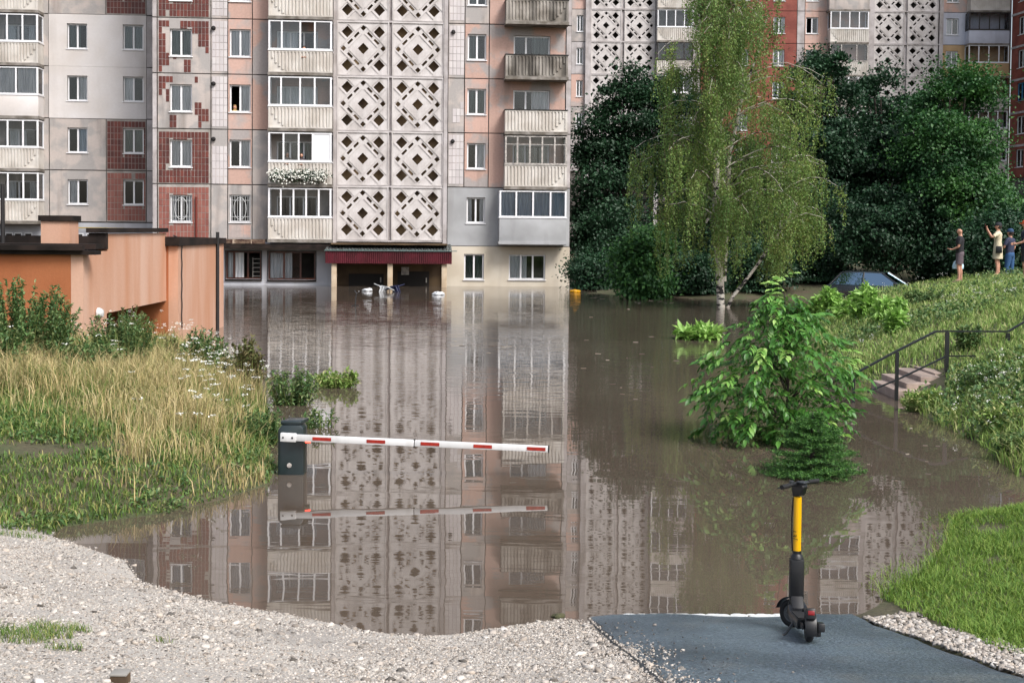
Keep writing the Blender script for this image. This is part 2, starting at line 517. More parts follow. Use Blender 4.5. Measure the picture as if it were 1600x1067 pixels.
# ------------------------------------------------------------------ building kit (local frame: x along the facade, y into the house, z up)
m_frame = mat('white plastic frame', C('#e8e8ea'), .35)
m_frame_old = mat('old grey frame', C('#8f8a86'), .6, C('#b9b3ac'), 6.)
m_frame_dark = mat('dark frame', C('#2a2624'), .5)
m_wood = mat('varnished wood frame', C('#5a2c18'), .4, C('#3a1a10'), 3., stretch=(1, 1, .2))
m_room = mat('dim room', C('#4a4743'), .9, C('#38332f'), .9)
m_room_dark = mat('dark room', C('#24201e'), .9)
m_curt = mat('net curtain', C('#d9dadc'), .9, C('#bfc2c6'), 8., stretch=(1, 1, .1))
m_curt_b = mat('blue curtain', C('#a9b7c6'), .9, C('#8da0b4'), 8., stretch=(1, 1, .1))
m_curt_d = mat('green grey curtain', C('#5d6a66'), .9, C('#47534f'), 8., stretch=(1, 1, .1))
m_glass = glass_mat('window glass', (.94, .955, .965), .0)
m_iron = mat('black iron', C('#1c1a1a'), .5)
m_grille = mat('white grille', C('#c2c4c4'), .5)
DIRT = C('#4d4640')
m_conc = mat('pale concrete', C('#b9b3b3'), .85, C('#a09997'), 1.3, .4, .62, dirt=DIRT, damt=.65, dscale=1.7, dlo=.53, dhi=.8, fine=.07, fscale=12)
m_conc_d = mat('joint mortar', C('#6f6a66'), .9, C('#4f4a45'), 1.5, dirt=C('#26211e'), damt=.8, dlo=.5, dhi=.7)
m_rib = mat('white ribbed panel', C('#cfcac3'), .75, C('#beb7ae'), 1.2, dirt=C('#5b5348'), damt=.5, dscale=1.1, dstretch=(1, 1, .3), dlo=.55, dhi=.8)
m_rib_dirty = mat('grimy ribbed panel', C('#a9a39b'), .8, C('#7d766d'), 1.3, dirt=C('#2e2a24'), damt=.85, dscale=1.9, dlo=.42, dhi=.66)
m_slab = mat('balcony slab', C('#8f8983'), .9, C('#6a635a'), 2., dirt=C('#3a362c'), damt=.8, dstretch=(1, 1, 1))
m_white_pl = mat('white plaster', C('#d6d2d1'), .85, C('#cac3be'), .5, .35, .65, dirt=C('#948c84'), damt=.5, dscale=.9, dlo=.55, dhi=.8, fine=.04, fscale=8)
m_grey_pl = mat('grey render', C('#a5a09d'), .9, C('#b9afa9'), 1.1, .45, .56, dirt=C('#5b544f'), damt=.7, dscale=1.5, dlo=.5, dhi=.78, fine=.06, fscale=14)
m_grey_paint = mat('grey paint', C('#a7a8aa'), .8, C('#999a9b'), .7, dirt=C('#6e6b68'), damt=.5, dscale=1.1, dlo=.55, dhi=.8)
m_cream = mat('cream paint', C('#cfc6b6'), .8, C('#c2b7a5'), .7, dirt=C('#8c8173'), damt=.45, dscale=1., dlo=.55)
m_pink = mat('faded pink panel', C('#bd9d90'), .9, C('#a59d9a'), .55, .5, .56, dirt=C('#6f625a'), damt=.6, dscale=1.4, dlo=.55, dhi=.8, fine=.08, fscale=9, bump=.2, bscale=9)
m_pink2 = mat('pink panel', C('#c6a598'), .9, C('#b0a39e'), .7, .5, .6, dirt=C('#7b6b62'), damt=.5, dscale=1.4, dlo=.58, dhi=.8, fine=.07, fscale=9)
m_ochre_in = mat('stairwell wall', C('#b79c78'), .9, C('#8d7a66'), .5)
m_tile_red = mat('dark red tile', C('#74342a'), .55, ramp=[C('#4a201b'), C('#643027'), C('#562722'), C('#73392e')], dirt=C('#3a2420'), damt=.5)
m_tile_old = mat('faded red tile', C('#8f5248'), .6, ramp=[C('#7d483f'), C('#8d564b'), C('#855046'), C('#976256')], dirt=C('#6f4a40'), damt=.4)
m_tile_white = mat('white tile', C('#c9c3c3'), .5, ramp=[C('#c3bcbc'), C('#cfc9c9'), C('#bdb6b6'), C('#d3cecd')], dirt=C('#857d78'), damt=.5, dscale=1.2)
m_tile_bed = mat('tile bed', C('#aaa49e'), .9, C('#958f89'), 2., dirt=C('#6a625b'), damt=.5)
m_roofing = mat('black roofing', C('#17120f'), .85, C('#2b221e'), 2., spec=.25)
m_gas = mat('yellow pipe', C('#b39a45'), .5)
m_redpipe = mat('rust red pipe', C('#6a2418'), .6)
m_vent = mat('black vent', C('#161414'), .6)

def grid_wall(mb, u0, u1, z0, z1, y, holes, rev, thick=None, mi=0):
    us = sorted({u0, u1, *[min(max(h[i], u0), u1) for h in holes for i in (0, 1)]})
    zs = sorted({z0, z1, *[min(max(h[i], z0), z1) for h in holes for i in (2, 3)]})
    for i in range(len(us)-1):
        for j in range(len(zs)-1):
            cu, cz = (us[i]+us[i+1])/2, (zs[j]+zs[j+1])/2
            if us[i+1]-us[i] < 1e-6 or zs[j+1]-zs[j] < 1e-6: continue
            if any(h[0] < cu < h[1] and h[2] < cz < h[3] for h in holes): continue
            mb.quad((us[i], y, zs[j]), (us[i+1], y, zs[j]), (us[i+1], y, zs[j+1]), (us[i], y, zs[j+1]), mi)
    for (a, b, c, d) in holes:
        if b <= u0 or a >= u1 or d <= z0 or c >= z1: continue
        a, b, c, d = max(a, u0), min(b, u1), max(c, z0), min(d, z1)
        mb.quad((a, y, c), (b, y, c), (b, y+rev, c), (a, y+rev, c), mi); mb.quad((a, y, d), (b, y, d), (b, y+rev, d), (a, y+rev, d), mi)
        mb.quad((a, y, c), (a, y, d), (a, y+rev, d), (a, y+rev, c), mi); mb.quad((b, y, c), (b, y, d), (b, y+rev, d), (b, y+rev, c), mi)
    if thick:
        mb.quad((u0, y, z0), (u1, y, z0), (u1, y+thick, z0), (u0, y+thick, z0), mi); mb.quad((u0, y, z1), (u1, y, z1), (u1, y+thick, z1), (u0, y+thick, z1), mi)
        mb.quad((u0, y, z0), (u0, y, z1), (u0, y+thick, z1), (u0, y+thick, z0), mi); mb.quad((u1, y, z0), (u1, y, z1), (u1, y+thick, z1), (u1, y+thick, z0), mi)
def wall_panel(par, u0, u1, z0, z1, m, holes=(), y=0.0, gap=.026, name='wall_panel'):
    mb = MB()
    hs_ = [h for h in holes if h[0] < u1 and h[1] > u0 and h[2] < z1 and h[3] > z0]
    grid_wall(mb, u0+gap, u1-gap, z0+gap, z1-gap, y, hs_, .07, .07)
    return mb.obj(name, m, par)
def curtain_mesh(u0, u1, z0, z1, y, amp=.03, per=.16):
    mb = MB(); n = max(4, int((u1-u0)/per*4))
    pts = [(u0+(u1-u0)*i/n, y+amp*math.sin(i*PI/2)) for i in range(n+1)]
    for a, b in zip(pts[:-1], pts[1:]):
        mb.quad((a[0], a[1], z0), (b[0], b[1], z0), (b[0], b[1], z1), (a[0], a[1], z1))
    return mb
WR = random.Random(11)
def window(par, u0, u1, z0, z1, y=0.0, div=(.5,), fm=None, curt=None, sill=True, grille=False, open_=None, name='window', fw=.072, room=m_room_dark, detail=True, rec=.12, arch=False):
    fm = fm or m_frame
    g = .004
    u0 += g; u1 -= g; z0 += g; z1 -= g
    yb = y+rec
    mb = MB()
    mb.box(u0, u1, yb, yb+.07, z0, z0+fw); mb.box(u0, u1, yb, yb+.07, z1-fw, z1)
    mb.box(u0, u0+fw, yb+.001, yb+.069, z0+fw, z1-fw); mb.box(u1-fw, u1, yb+.001, yb+.069, z0+fw, z1-fw)
    W = u1-u0
    cuts = [0.]+list(div)+[1.]
    for d_ in div:
        c = u0+W*d_
        mb.box(c-fw*.62, c+fw*.62, yb-.008, yb+.068, z0+fw, z1-fw)
    w = mb.obj(name, fm, par)
    for i in range(len(cuts)-1):
        if open_ is not None and i in open_: continue
        a = u0+W*cuts[i]+(fw if i == 0 else fw*.62); b = u0+W*cuts[i+1]-(fw if i == len(cuts)-2 else fw*.62)
        p = MB(); p.box(a, b, yb+.03, yb+.036, z0+fw, z1-fw); p.obj('pane', m_glass, w)
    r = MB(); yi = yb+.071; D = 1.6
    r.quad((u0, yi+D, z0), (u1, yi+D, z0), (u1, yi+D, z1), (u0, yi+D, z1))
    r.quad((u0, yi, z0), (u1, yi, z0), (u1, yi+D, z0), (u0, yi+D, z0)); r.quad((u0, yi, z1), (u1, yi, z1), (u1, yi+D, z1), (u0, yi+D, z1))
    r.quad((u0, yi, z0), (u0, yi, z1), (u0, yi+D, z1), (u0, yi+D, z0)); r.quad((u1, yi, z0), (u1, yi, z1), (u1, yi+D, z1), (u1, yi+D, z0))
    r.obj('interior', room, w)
    if curt is None: curt = WR.choice(['both', 'left', 'right', 'full', 'none', 'both', 'half'])
    yc = yb+.10
    cm = WR.choice([m_curt, m_curt, m_curt, m_curt_b, m_curt_d])
    k = {'both': [(0, .3, m_curt), (.7, 1, m_curt)], 'left': [(0, .5, cm)], 'right': [(.5, 1, cm)], 'full': [(0, 1, m_curt)], 'none': [],
         'dark': [(0, .42, m_curt_d), (.58, 1, m_curt_d)], 'half': [(.1, .62, cm)], 'blue': [(0, 1, m_curt_b)]}[curt]
    for (a, b, m) in k:
        curtain_mesh(u0+W*a+.01, u0+W*b-.01, z0+.03, z1-.02, yc).obj('curtain', m, w)
    if sill:
        s = MB(); s.box(u0-.05, u1+.05, y-.06, yb-.001, z0-.05, z0-.008); s.obj('sill', fm if fm is m_frame else m_slab, w)
    if grille:
        s = MB()
        for i in range(1, 8):
            uu = u0+W*i/8; s.tube([(uu, y+.05, z0+.02), (uu, y+.05, z1-.02)], .012, 4)
        for q in (.2, .8):
            zz = z0+(z1-z0)*q; s.tube([(u0+.01, y+.045, zz), (u1-.01, y+.045, zz)], .012, 4)
        cu, cz = (u0+u1)/2, (z0+z1)/2
        s.tube([(cu+W*.3*math.cos(a*PI/12), y+.04, cz+(z1-z0)*.4*math.sin(a*PI/12)) for a in range(25)], .014, 4, cap=False)
        s.obj('window_grille', m_grille, w)
    return w
def tiles(par, u0, u1, z0, z1, tw, th, m, y=-.012, holes=(), mask=None, miss=0.0, seed=1, name='tile_cladding'):
    """individually set facing tiles of one panel"""
    rr = random.Random(seed); mb = MB()
    nc = max(1, round((u1-u0)/tw)); nr = max(1, round((z1-z0)/th)); cw = (u1-u0)/nc; ch = (z1-z0)/nr
    for j in range(nr):
        for i in range(nc):
            a, b = u0+i*cw+.012, u0+(i+1)*cw-.012; d, c = z1-j*ch-.012, z1-(j+1)*ch+.012
            if mask is not None:
                jj = min(len(mask)-1, int(j*len(mask)/nr)); row = mask[jj]; ii = int(i*len(row)/nc)
                if row[ii] == '.': continue
            if miss and rr.random() < miss: continue
            hit = False
            for h in holes:
                h0, h1, h2, h3 = h[0]-.02, h[1]+.02, h[2]-.07, h[3]+.01
                if a < h1 and b > h0 and c < h3 and d > h2:     # cut the tile at the opening
                    o = sorted(((b-h0, 0), (h1-a, 1), (d-h2, 2), (h3-c, 3)))[0]
                    if o[1] == 0: b = h0
                    elif o[1] == 1: a = h1
                    elif o[1] == 2: d = h2
                    else: c = h3
                    if b-a < .04 or d-c < .06: hit = True
            if hit: continue
            e = rr.random()*.004
            mb.add([(a, y-e, c), (b, y-e, c), (b, y-e, d), (a, y-e, d), (a, .002, c), (b, .002, c), (b, .002, d), (a, .002, d)],
                   [(0, 1, 2, 3), (0, 4, 5, 1), (1, 5, 6, 2), (2, 6, 7, 3), (3, 7, 4, 0)])
    if not mb.f: return None
    o = mb.obj(name, m, par); o['kind'] = 'stuff'
    return o
def ribbed(u0, u1, z0, z1, y, pitch=.165, fr=.07, sw=True):
    """ribbed precast balcony front: border frame, vertical ribs, one corner left smooth"""
    mb = MB()
    mb.box(u0, u1, y, y+.05, z0, z0+fr*.8); mb.box(u0, u1, y, y+.05, z1-fr, z1)
    mb.box(u0, u0+fr*1.6, y+.001, y+.05, z0+fr*.8, z1-fr); mb.box(u1-fr*1.6, u1, y+.001, y+.05, z0+fr*.8, z1-fr)
    a, b = u0+fr*1.6, u1-fr*1.6
    mb.quad((a, y+.045, z0), (b, y+.045, z0), (b, y+.045, z1), (a, y+.045, z1))
    n = int((b-a)/pitch); p = (b-a)/n
    for i in range(n):
        c = a+(i+.5)*p
        t = (i+.5)/n
        lowz = z0+fr*.8
        if sw and t < .24: lowz = z0+fr*.8+(z1-z0-2*fr)*(1-(t/.24)**.6)*.95
        if lowz > z1-fr-.05: continue
        mb.prism([(c-p*.34, y+.044), (c-p*.22, y-.012), (c+p*.22, y-.012), (c+p*.34, y+.044)], lowz, z1-fr, 'z')
    return mb
def balcony(par, u0, u1, zf, proj=1.0, h=1.12, glaze=None, front='ribbed', pm=None, fm=None, flip=False, top=2.62, curt=None, transom=False,
            plain_m=None, blank=None, back_y=0.0, opened=(), slab_m=None):
    pm = pm or m_rib; fm = fm or m_frame
    yf = back_y-proj
    s = MB(); s.box(u0-.03, u1+.03, yf-.05, back_y-.002, zf-.12, zf+.03)
    b = s.obj('balcony', slab_m or m_slab, par)
    z0, z1 = zf+.04, zf+h
    if front == 'ribbed':
        mb = ribbed(u0, u1, z0, z1, yf)
        if flip:
            mb.v = [(u0+u1-x, y, z) for (x, y, z) in mb.v]
        mb.obj('front_panel', pm, b)
    else:
        mb = MB(); mb.box(u0, u1, yf, yf+.05, z0-.2, z1); mb.obj('front_panel', plain_m, b, bevel=.015)
    for (a, c) in ((u0, u0+.05), (u1-.05, u1)):
        q = MB(); q.box(a, c, yf+.052, back_y-.004, z0, z1); q.obj('side_panel', pm if front == 'ribbed' else plain_m, b)
    hr = MB(); hr.box(u0-.03, u1+.03, yf-.03, yf+.08, z1+.002, z1+.05)
    hr.box(u0-.03, u0+.06, yf+.08, back_y-.004, z1+.002, z1+.05); hr.box(u1-.06, u1+.03, yf+.08, back_y-.004, z1+.002, z1+.05)
    hr.obj('handrail', fm if glaze else m_iron, b)
    if glaze:
        g0, g1 = z1+.055, zf+top
        w = .06; mb = MB()
        mb.box(u0, u1, yf, yf+.07, g0, g0+w); mb.box(u0, u1, yf, yf+.07, g1-w, g1)
        cuts = [0.]+list(glaze)+[1.]
        for i, c in enumerate(cuts):
            x = u0+(u1-u0)*c; x0 = x-w*.7; x1 = x+w*.7
            if i == 0: x0, x1 = u0, u0+w*1.5
            if i == len(cuts)-1: x0, x1 = u1-w*1.5, u1
            mb.box(x0, x1, yf-.005, yf+.066, g0+w, g1-w)
        if transom:
            zt = g0+(g1-g0)*.7; mb.box(u0+.05, u1-.05, yf+.002, yf+.06, zt-.02, zt+.02)
        for a in (u0, u1-.06):        # side returns
            mb.box(a, a+.06, back_y-.08, back_y-.006, g0, g1); mb.box(a, a+.06, yf+.07, back_y-.08, g1-w, g1-.001); mb.box(a, a+.06, yf+.07, back_y-.08, g0+.001, g0+w)
        mb.obj('glazing_frame', fm, b)
        for i in range(len(cuts)-1):
            if i in opened: continue
            a = u0+(u1-u0)*cuts[i]+.05; c = u0+(u1-u0)*cuts[i+1]-.05
            p = MB(); p.box(a, c, yf+.03, yf+.036, g0+w, g1-w)
            p.obj('blank_panel' if blank is not None and i in blank else 'pane', m_frame if blank is not None and i in blank else m_glass, b)
        for a in (u0+.02, u1-.036):
            p = MB(); p.box(a, a+.006, yf+.08, back_y-.09, g0+w, g1-w); p.obj('side_pane', m_glass, b)
        if curt:
            for i in range(len(cuts)-1):
                a = u0+(u1-u0)*cuts[i]+.06; c = u0+(u1-u0)*cuts[i+1]-.06
                curtain_mesh(a, c, g0+.04, g1-.04, yf+.16).obj('curtain', curt, b)
    return b

# ------------------------------------------------------------------ the nine storey block in the water
ALPHA = R(4.4)
O = at_y(610, 440, 66.1); O.z = 0
blk = empty('apartment_building', O, ALPHA)
tag(blk, 'nearest panel apartment block standing in flood water, red tiled and pink bays', 'building')
ca, sa = math.cos(ALPHA), math.sin(ALPHA)
def FL(u, v, off=0.0):
    d = ray(u, v)
    # local y of a point p: dot(p-O, (-sa, ca))
    ny_ = (-sa, ca)
    t = (off - (0-O.x)*ny_[0] - (0-O.y)*ny_[1])/(d.x*ny_[0]+d.y*ny_[1])
    p = Vector((0, 0, EYE))+d*t - O
    return p.x*ca+p.y*sa, p.z
def U(x, off=0.0, v=250): return FL(x, v, off)[0]
HS = 2.8
Z0 = FL(610, 376.3)[1]
NST = 8
zk = lambda k: Z0+HS*k
holes = []                                 # all openings of the front plane
uB0, uB1 = U(238), U(520); uT0, uT1 = U(521), U(698.5); uC0, uC1 = U(699), U(891.5)
uJ = U(329.5)                              # joint inside section B
wB1 = (U(265.5), U(300)); wB2 = (U(358.5), U(391.5)); wC = (U(729.5), U(758.5))
uW0, uW1 = U(331), U(355.5)               # white tile strip
bB = (U(419, -1.), U(518, -1.)); bC = (U(789, -1.), U(886, -1.))
dB = (U(432), U(496)); dC = (U(801), U(858))
for k in range(NST):
    z = zk(k)
    holes += [(*wB1, z+.86, z+2.24), (*wB2, z+.88, z+2.28), (*wC, z+.95, z+2.28), (*dB, z+.1, z+2.25), (*dC, z+.1, z+2.25)]
gz = lambda x, v: FL(x, v)[1]
gB1 = (U(353, 0, 415), U(408, 0, 415), gz(380, 436), gz(380, 392.5)); gB2 = (U(419, 0, 415), U(493, 0, 415), gz(455, 437), gz(455, 393))
gC1 = (U(725, 0, 415), U(756, 0, 415), gz(740, 437), gz(740, 397)); gC2 = (U(795, 0, 415), U(852, 0, 415), gz(823, 437), gz(823, 398))
holes += [gB1, gB2, gC1, gC2]
# carcass behind the cladding panels
core = MB()
ztop = zk(NST)
grid_wall(core, uB0, uB1, -1.2, ztop, .075, holes, .2)
grid_wall(core, uC0, uC1, -1.2, ztop, .075, holes, .2)
core.quad((uB0, .075, -1.2), (uB0, 12, -1.2), (uB0, 12, ztop), (uB0, .075, ztop))
core.quad((uC1, .075, -1.2), (uC1, 12, -1.2), (uC1, 12, ztop), (uC1, .075, ztop))
core.quad((uB0-.6, 12, -1.2), (uC1, 12, -1.2), (uC1, 12, ztop), (uB0-.6, 12, ztop))
core.obj('wall', m_conc_d, blk)
rf = MB(); rf.box(uB0-.1, uC1+.1, -.15, 12.1, ztop+.01, ztop+.25); rf.box(uB0-.1, uC1+.1, -.15, .1, ztop+.26, ztop+.7); rf.obj('roof', m_conc, blk)

MASK3 = ["XXX...XXXXXXXXXX", "X.....XXXXXXXXXX", "XX..........XXXX", "XX..........XXXX", "XX.X..........XX", "XXXXX..........X", "XXX....XXX......", "X......XXX......", "X......XXXX.X..."]
MASK2 = ["XXXX.......X....", "XX..............", "X.X.............", "..X.............", "...........XX...", "...X.......XXXXX", "...XX.......XXXX", "...XX.......X..X", "....X...X..X...."]
for k in range(NST):
    z = zk(k); z1 = z+HS
    # tiled bay
    wall_panel(blk, uB0+.25, uJ, z, z1, m_tile_bed if k not in (2, 3, 6) else m_grey_pl, holes)
    st = dict(tw=.185, th=.335, seed=k)
    a, b = uB0+.32, uJ-.1
    if k == 0: tiles(blk, a, b, z+.05, z1-.15, m=m_tile_old, holes=holes, **st)
    elif k == 2: tiles(blk, a, b, z+.05, z1-.15, m=m_tile_red, holes=holes, mask=MASK2, **st)
    elif k == 3: tiles(blk, a, b, z+.05, z1-.15, m=m_tile_red, holes=holes, mask=MASK3, **st)
    elif k == 6: tiles(blk, a, b, z+.05, z1-.15, m=m_tile_red, holes=holes, mask=MASK3[::-1], **st)
    else: tiles(blk, a, b, z+.05, z1-.15, m=m_tile_red, holes=holes, miss=.02, **st)
    # pilaster at the corner
    wall_panel(blk, uB0, uB0+.25, z, z1, m_conc, (), y=-.05)
    # white tile strip, pink window bay, balcony bay
    wall_panel(blk, uJ, U(355.8), z, z1, m_grey_pl, holes)
    if k > 0: tiles(blk, uJ+.06, U(355.3), z+.12 if k != 1 else z+.02, z1-.12 if k != 1 else z+1.95, .2, .36, m_tile_white, seed=k+20, miss=0 if k != 3 else .02)
    wall_panel(blk, U(355.8), U(394), z, z1, [m_grey_pl, m_pink, m_pink2, m_pink2, m_pink, m_pink2, m_pink, m_pink2][k], holes)
    wall_panel(blk, U(394), uB1, z, z1, [m_grey_pl, m_grey_pl, m_pink, m_pink, m_pink2, m_pink, m_pink2, m_pink][k], holes)
    if k == 0:
        tiles(blk, U(358), U(392), z+.08, z+.75, .35, .33, m_pink2, y=-.008, holes=holes, seed=3)
    # right section
    if k == 0:
        wall_panel(blk, uC0, uC1, z-.25, z1, m_grey_paint, holes, y=-.012)
    else:
        wall_panel(blk, uC0, U(725), z, z1, m_grey_pl, holes)
        wall_panel(blk, U(725), U(763), z, z1, [0, m_pink, m_pink2, m_pink, m_grey_pl, m_pink, m_pink2, m_pink][k], holes)
        wall_panel(blk, U(763), uC1-.3, z, z1, [0, m_pink2, m_pink, m_pink, m_pink2, m_pink, m_pink2, m_pink][k], holes)
        wall_panel(blk, uC1-.3, uC1, z, z1, m_conc, holes, y=-.04)
        tiles(blk, uC0+.05, U(724.3), z+.15, z1-.1, .2, .36, m_tile_white, seed=k+40, miss=.0, mask=["....", "....", "...X", ".XXX", ".XX.", "...."] if k == 2 else None)
    # windows
    cl = [None]*8
    window(blk, *wB1, z+.86, z+2.24, curt=['both', 'full', 'full', 'dark', 'half', 'full', 'both', 'left'][k], grille=(k == 0))
    window(blk, *wB2, z+.88, z+2.28, curt=['none', 'right', 'right', 'full', 'full', 'both', 'none', 'left'][k], grille=(k == 0), open_=(0,) if k == 2 else None)
    window(blk, *wC, z+.95, z+2.28, curt=['both', 'right', 'dark', 'half', 'left', 'dark', 'both', 'full'][k])
    window(blk, *dB, z+.1, z+2.25, div=(.33, .66), curt=['none', 'right', 'full', 'left', 'dark', 'both', 'none', 'full'][k], sill=False, name='balcony_door')
    window(blk, *dC, z+.1, z+2.25, div=(.34,), curt=['none', 'dark', 'right', 'right', 'right', 'dark', 'full', 'dark'][k], sill=False, name='balcony_door')
# balconies of section B
gl = {0: (.2, .4, .6, .8), 1: (.24, .48, .7), 2: (.2, .5, .73), 3: (.21, .5, .73), 4: (.25, .5, .75), 5: (.2, .4, .6, .8), 6: (.33, .66), 7: (.25, .5, .75)}
for k in range(NST):
    balcony(blk, bB[0], bB[1], zk(k), proj=1.0, glaze=gl[k], blank=(3,) if k == 1 else None, opened=(2, 0) if k == 1 else ((2,) if k == 3 else ()), curt=m_curt if k in (5, 7) else None)
# balconies of section C
for k in range(NST):
    if k == 0: balcony(blk, U(781, -1.), U(886, -1.), zk(0), glaze=(.25, .5, .76), front='plain', plain_m=m_grey_paint, curt=m_curt_b, slab_m=m_grey_paint, h=1.22)
    elif k == 1: balcony(blk, *bC, zk(1), glaze=(.2, .4, .6, .8), fm=m_frame_old, flip=True, transom=True)
    elif k in (2, 6): balcony(blk, *bC, zk(k), flip=True)
    else: balcony(blk, *bC, zk(k), flip=True, pm=m_rib_dirty)
# lattice of the stair tower
def lattice_mesh(S):
    """square precast panel with diamond and slot openings, side S, centred"""
    h = S/2; k = S/2.7
    def dia(cx, cz, r): return [(cx-r, cz), (cx, cz-r), (cx+r, cz), (cx, cz+r)]
    hl = [dia(0, 0, .29*k)]
    for sx in (-1, 1):
        for sz in (-1, 1): hl.append(dia(sx*.83*k, sz*.83*k, .30*k))
    E = 1.03*k
    for (x, z) in ((E, 0), (-E, 0), (0, E), (0, -E)): hl.append(dia(x, z, .15*k))
    for (p, q) in (((0, E), (E, 0)), ((E, 0), (0, -E)), ((0, -E), (-E, 0)), ((-E, 0), (0, E))):
        dx, dz = (q[0]-p[0]), (q[1]-p[1]); l = math.hypot(dx, dz); dx /= l; dz /= l; nx_, nz_ = -dz, dx
        for t in (.335, .665):
            cx, cz = p[0]+dx*l*t, p[1]+dz*l*t; a, b = .165*k, .062*k
            hl.append([(cx+dx*s*a+nx_*r*b, cz+dz*s*a+nz_*r*b) for s, r in ((-1, -1), (1, -1), (1, 1), (-1, 1))])
    outer = [(-h, -h), (h, -h), (h, h), (-h, h)]
    polys = [outer]+hl
    pts = [Vector((x, 0, z)) for P in polys for (x, z) in P]
    tris = geometry.tessellate_polygon([[Vector((x, z, 0)) for (x, z) in P] for P in polys])
    mb = MB(); D = .16
    mb.add(pts, tris)
    mb.add([p+Vector((0, D, 0)) for p in pts], [t[::-1] for t in tris])
    o = 0
    for P in polys:
        n = len(P)
        for i in range(n):
            a, b = pts[o+i], pts[o+(i+1) % n]
            mb.quad(a, b, b+Vector((0, D, 0)), a+Vector((0, D, 0)))
        o += n
    # raised border and relief ribs
    w = .055
    for (a, b, c, d) in ((-h, h, h-w, h), (-h, h, -h, -h+w), (-h, -h+w, -h+w, h-w), (h-w, h, -h+w, h-w)):
        mb.box(a, b, -.05, -.001, c, d)
    def rib(p, q, w=.035, y=-.03):
        dx, dz = q[0]-p[0], q[1]-p[1]; l = math.hypot(dx, dz); nx_, nz_ = -dz/l*w/2, dx/l*w/2
        mb.prism([(p[0]+nx_, p[1]+nz_), (q[0]+nx_, q[1]+nz_), (q[0]-nx_, q[1]-nz_), (p[0]-nx_, p[1]-nz_)], y, -.0005, 'y')
    for r in (.80*k, 1.26*k):
        c = [(0, r), (r, 0), (0, -r), (-r, 0)]
        for i in range(4):
            p, q = c[i], c[(i+1) % 4]
            rib((p[0]*.93+q[0]*.07, p[1]*.93+q[1]*.07), (p[0]*.07+q[0]*.93, p[1]*.07+q[1]*.93))
    for sx in (-1, 1):
        for sz in (-1, 1):
            c0 = (sx*.83*k, sz*.83*k); r = .42*k
            for s in (1, -1):
                rib((c0[0]+sx*r*.05, c0[1]-sz*r) if s == 1 else (c0[0]-sx*r, c0[1]+sz*r*.05), (c0[0]+sx*r, c0[1]-sz*.05*r) if s == 1 else (c0[0]-sx*.05*r, c0[1]+sz*r))
    return mb
pw = (U(607, -.2)-U(526, -.2))
m_latt = mat('white lattice concrete', C('#cbc6c4'), .85, C('#b9b3b0'), 1.3, .4, .65, dirt=C('#5f5750'), damt=.5, dscale=1.8, dlo=.52, dhi=.8, fine=.07, fscale=12)
tm = lattice_mesh(pw).obj('lattice_panel', m_latt, blk)
tm_me = tm.data
uL = (U(526.5, -.2)+U(607, -.2))/2; uR = (U(611.5, -.2)+U(692.5, -.2))/2
sc_z = (HS-.06)/pw
first = True
m_stairs = m_ochre_in
for k in range(NST):
    for uu in (uL, uR):
        o = tm if first else link('lattice_panel', tm_me, blk)
        first = False
        o.location = (uu, -.2, zk(k)+HS/2); o.scale = (1, 1, sc_z)
    s = MB(); s.box(uT0+.05, uT1-.05, -.1, 1.4, zk(k)-.05, zk(k)+.05); s.obj('landing', m_conc_d, blk)
    s = MB(); s.box(uT0+.05, uT1-.05, -.24, -.1, zk(k)-.06, zk(k)+.028); s.obj('floor_beam', m_conc, blk)
s = MB()
s.box(uT0, uL-pw/2-.012, -.3, .4, Z0-.35, ztop); s.box(uR+pw/2+.012, uT1, -.3, .4, Z0-.35, ztop); s.box(uL+pw/2+.008, uR-pw/2-.008, -.1, .1, Z0-.1, ztop)
s.obj('pilaster', m_conc, blk)
s = MB(); s.quad((uT0, .42, Z0), (uT1, .42, Z0), (uT1, .42, ztop), (uT0, .42, ztop))
s.quad((uT0+.02, .4, Z0), (uT0+.02, 1.0, Z0), (uT0+.02, 1.0, ztop), (uT0+.02, .4, ztop)); s.quad((uT1-.02, .4, Z0), (uT1-.02, 1.0, Z0), (uT1-.02, 1.0, ztop), (uT1-.02, .4, ztop))
s.obj('stairwell_wall', m_stairs, blk)
# ground floor under section B
m_shop = mat('shop plaster', C('#b9bac0'), .85, C('#a9aab0'), .8, dirt=C('#77706a'), damt=.5, dlo=.55)
wall_panel(blk, uB0, uB1, -1.2, Z0-.12, m_shop, holes, y=0.0, gap=.0, name='ground_floor_wall')
s = MB(); s.box(U(345), uB1-.02, -1.05, -.001, Z0-.42, Z0-.2); s.obj('canopy_slab', m_roofing, blk)
m_rust = mat('rotten canopy edge', C('#6d5a4a'), .9, C('#3a211a'), 5., .42, .6, stretch=(1, 1, 3), dirt=C('#b3a08c'), damt=.8, dscale=6, dlo=.58, dhi=.62)
s = MB(); s.box(U(345), U(418), -1.08, -.9, Z0-.19, Z0+.02); s.obj('canopy_edge', m_rust, blk)
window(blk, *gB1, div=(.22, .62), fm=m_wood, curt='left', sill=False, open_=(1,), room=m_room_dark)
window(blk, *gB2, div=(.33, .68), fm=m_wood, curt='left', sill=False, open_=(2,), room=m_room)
for g_ in (gB1, gB2):
    s = MB(); s.box(g_[0]-.04, g_[1]+.04, -.09, -.002, g_[2]-.09, g_[2]-.01); s.obj('window_ledge', m_roofing, blk)
    s = MB()
    s.box(g_[0]-.05, g_[0]-.005, -.04, .05, g_[2]-.005, g_[3]+.04); s.box(g_[1]+.005, g_[1]+.05, -.04, .05, g_[2]-.005, g_[3]+.04); s.box(g_[0]-.005, g_[1]+.005, -.04, .05, g_[3]+.002, g_[3]+.04)
    s.obj('window_surround', m_frame_dark, blk)
s = MB()
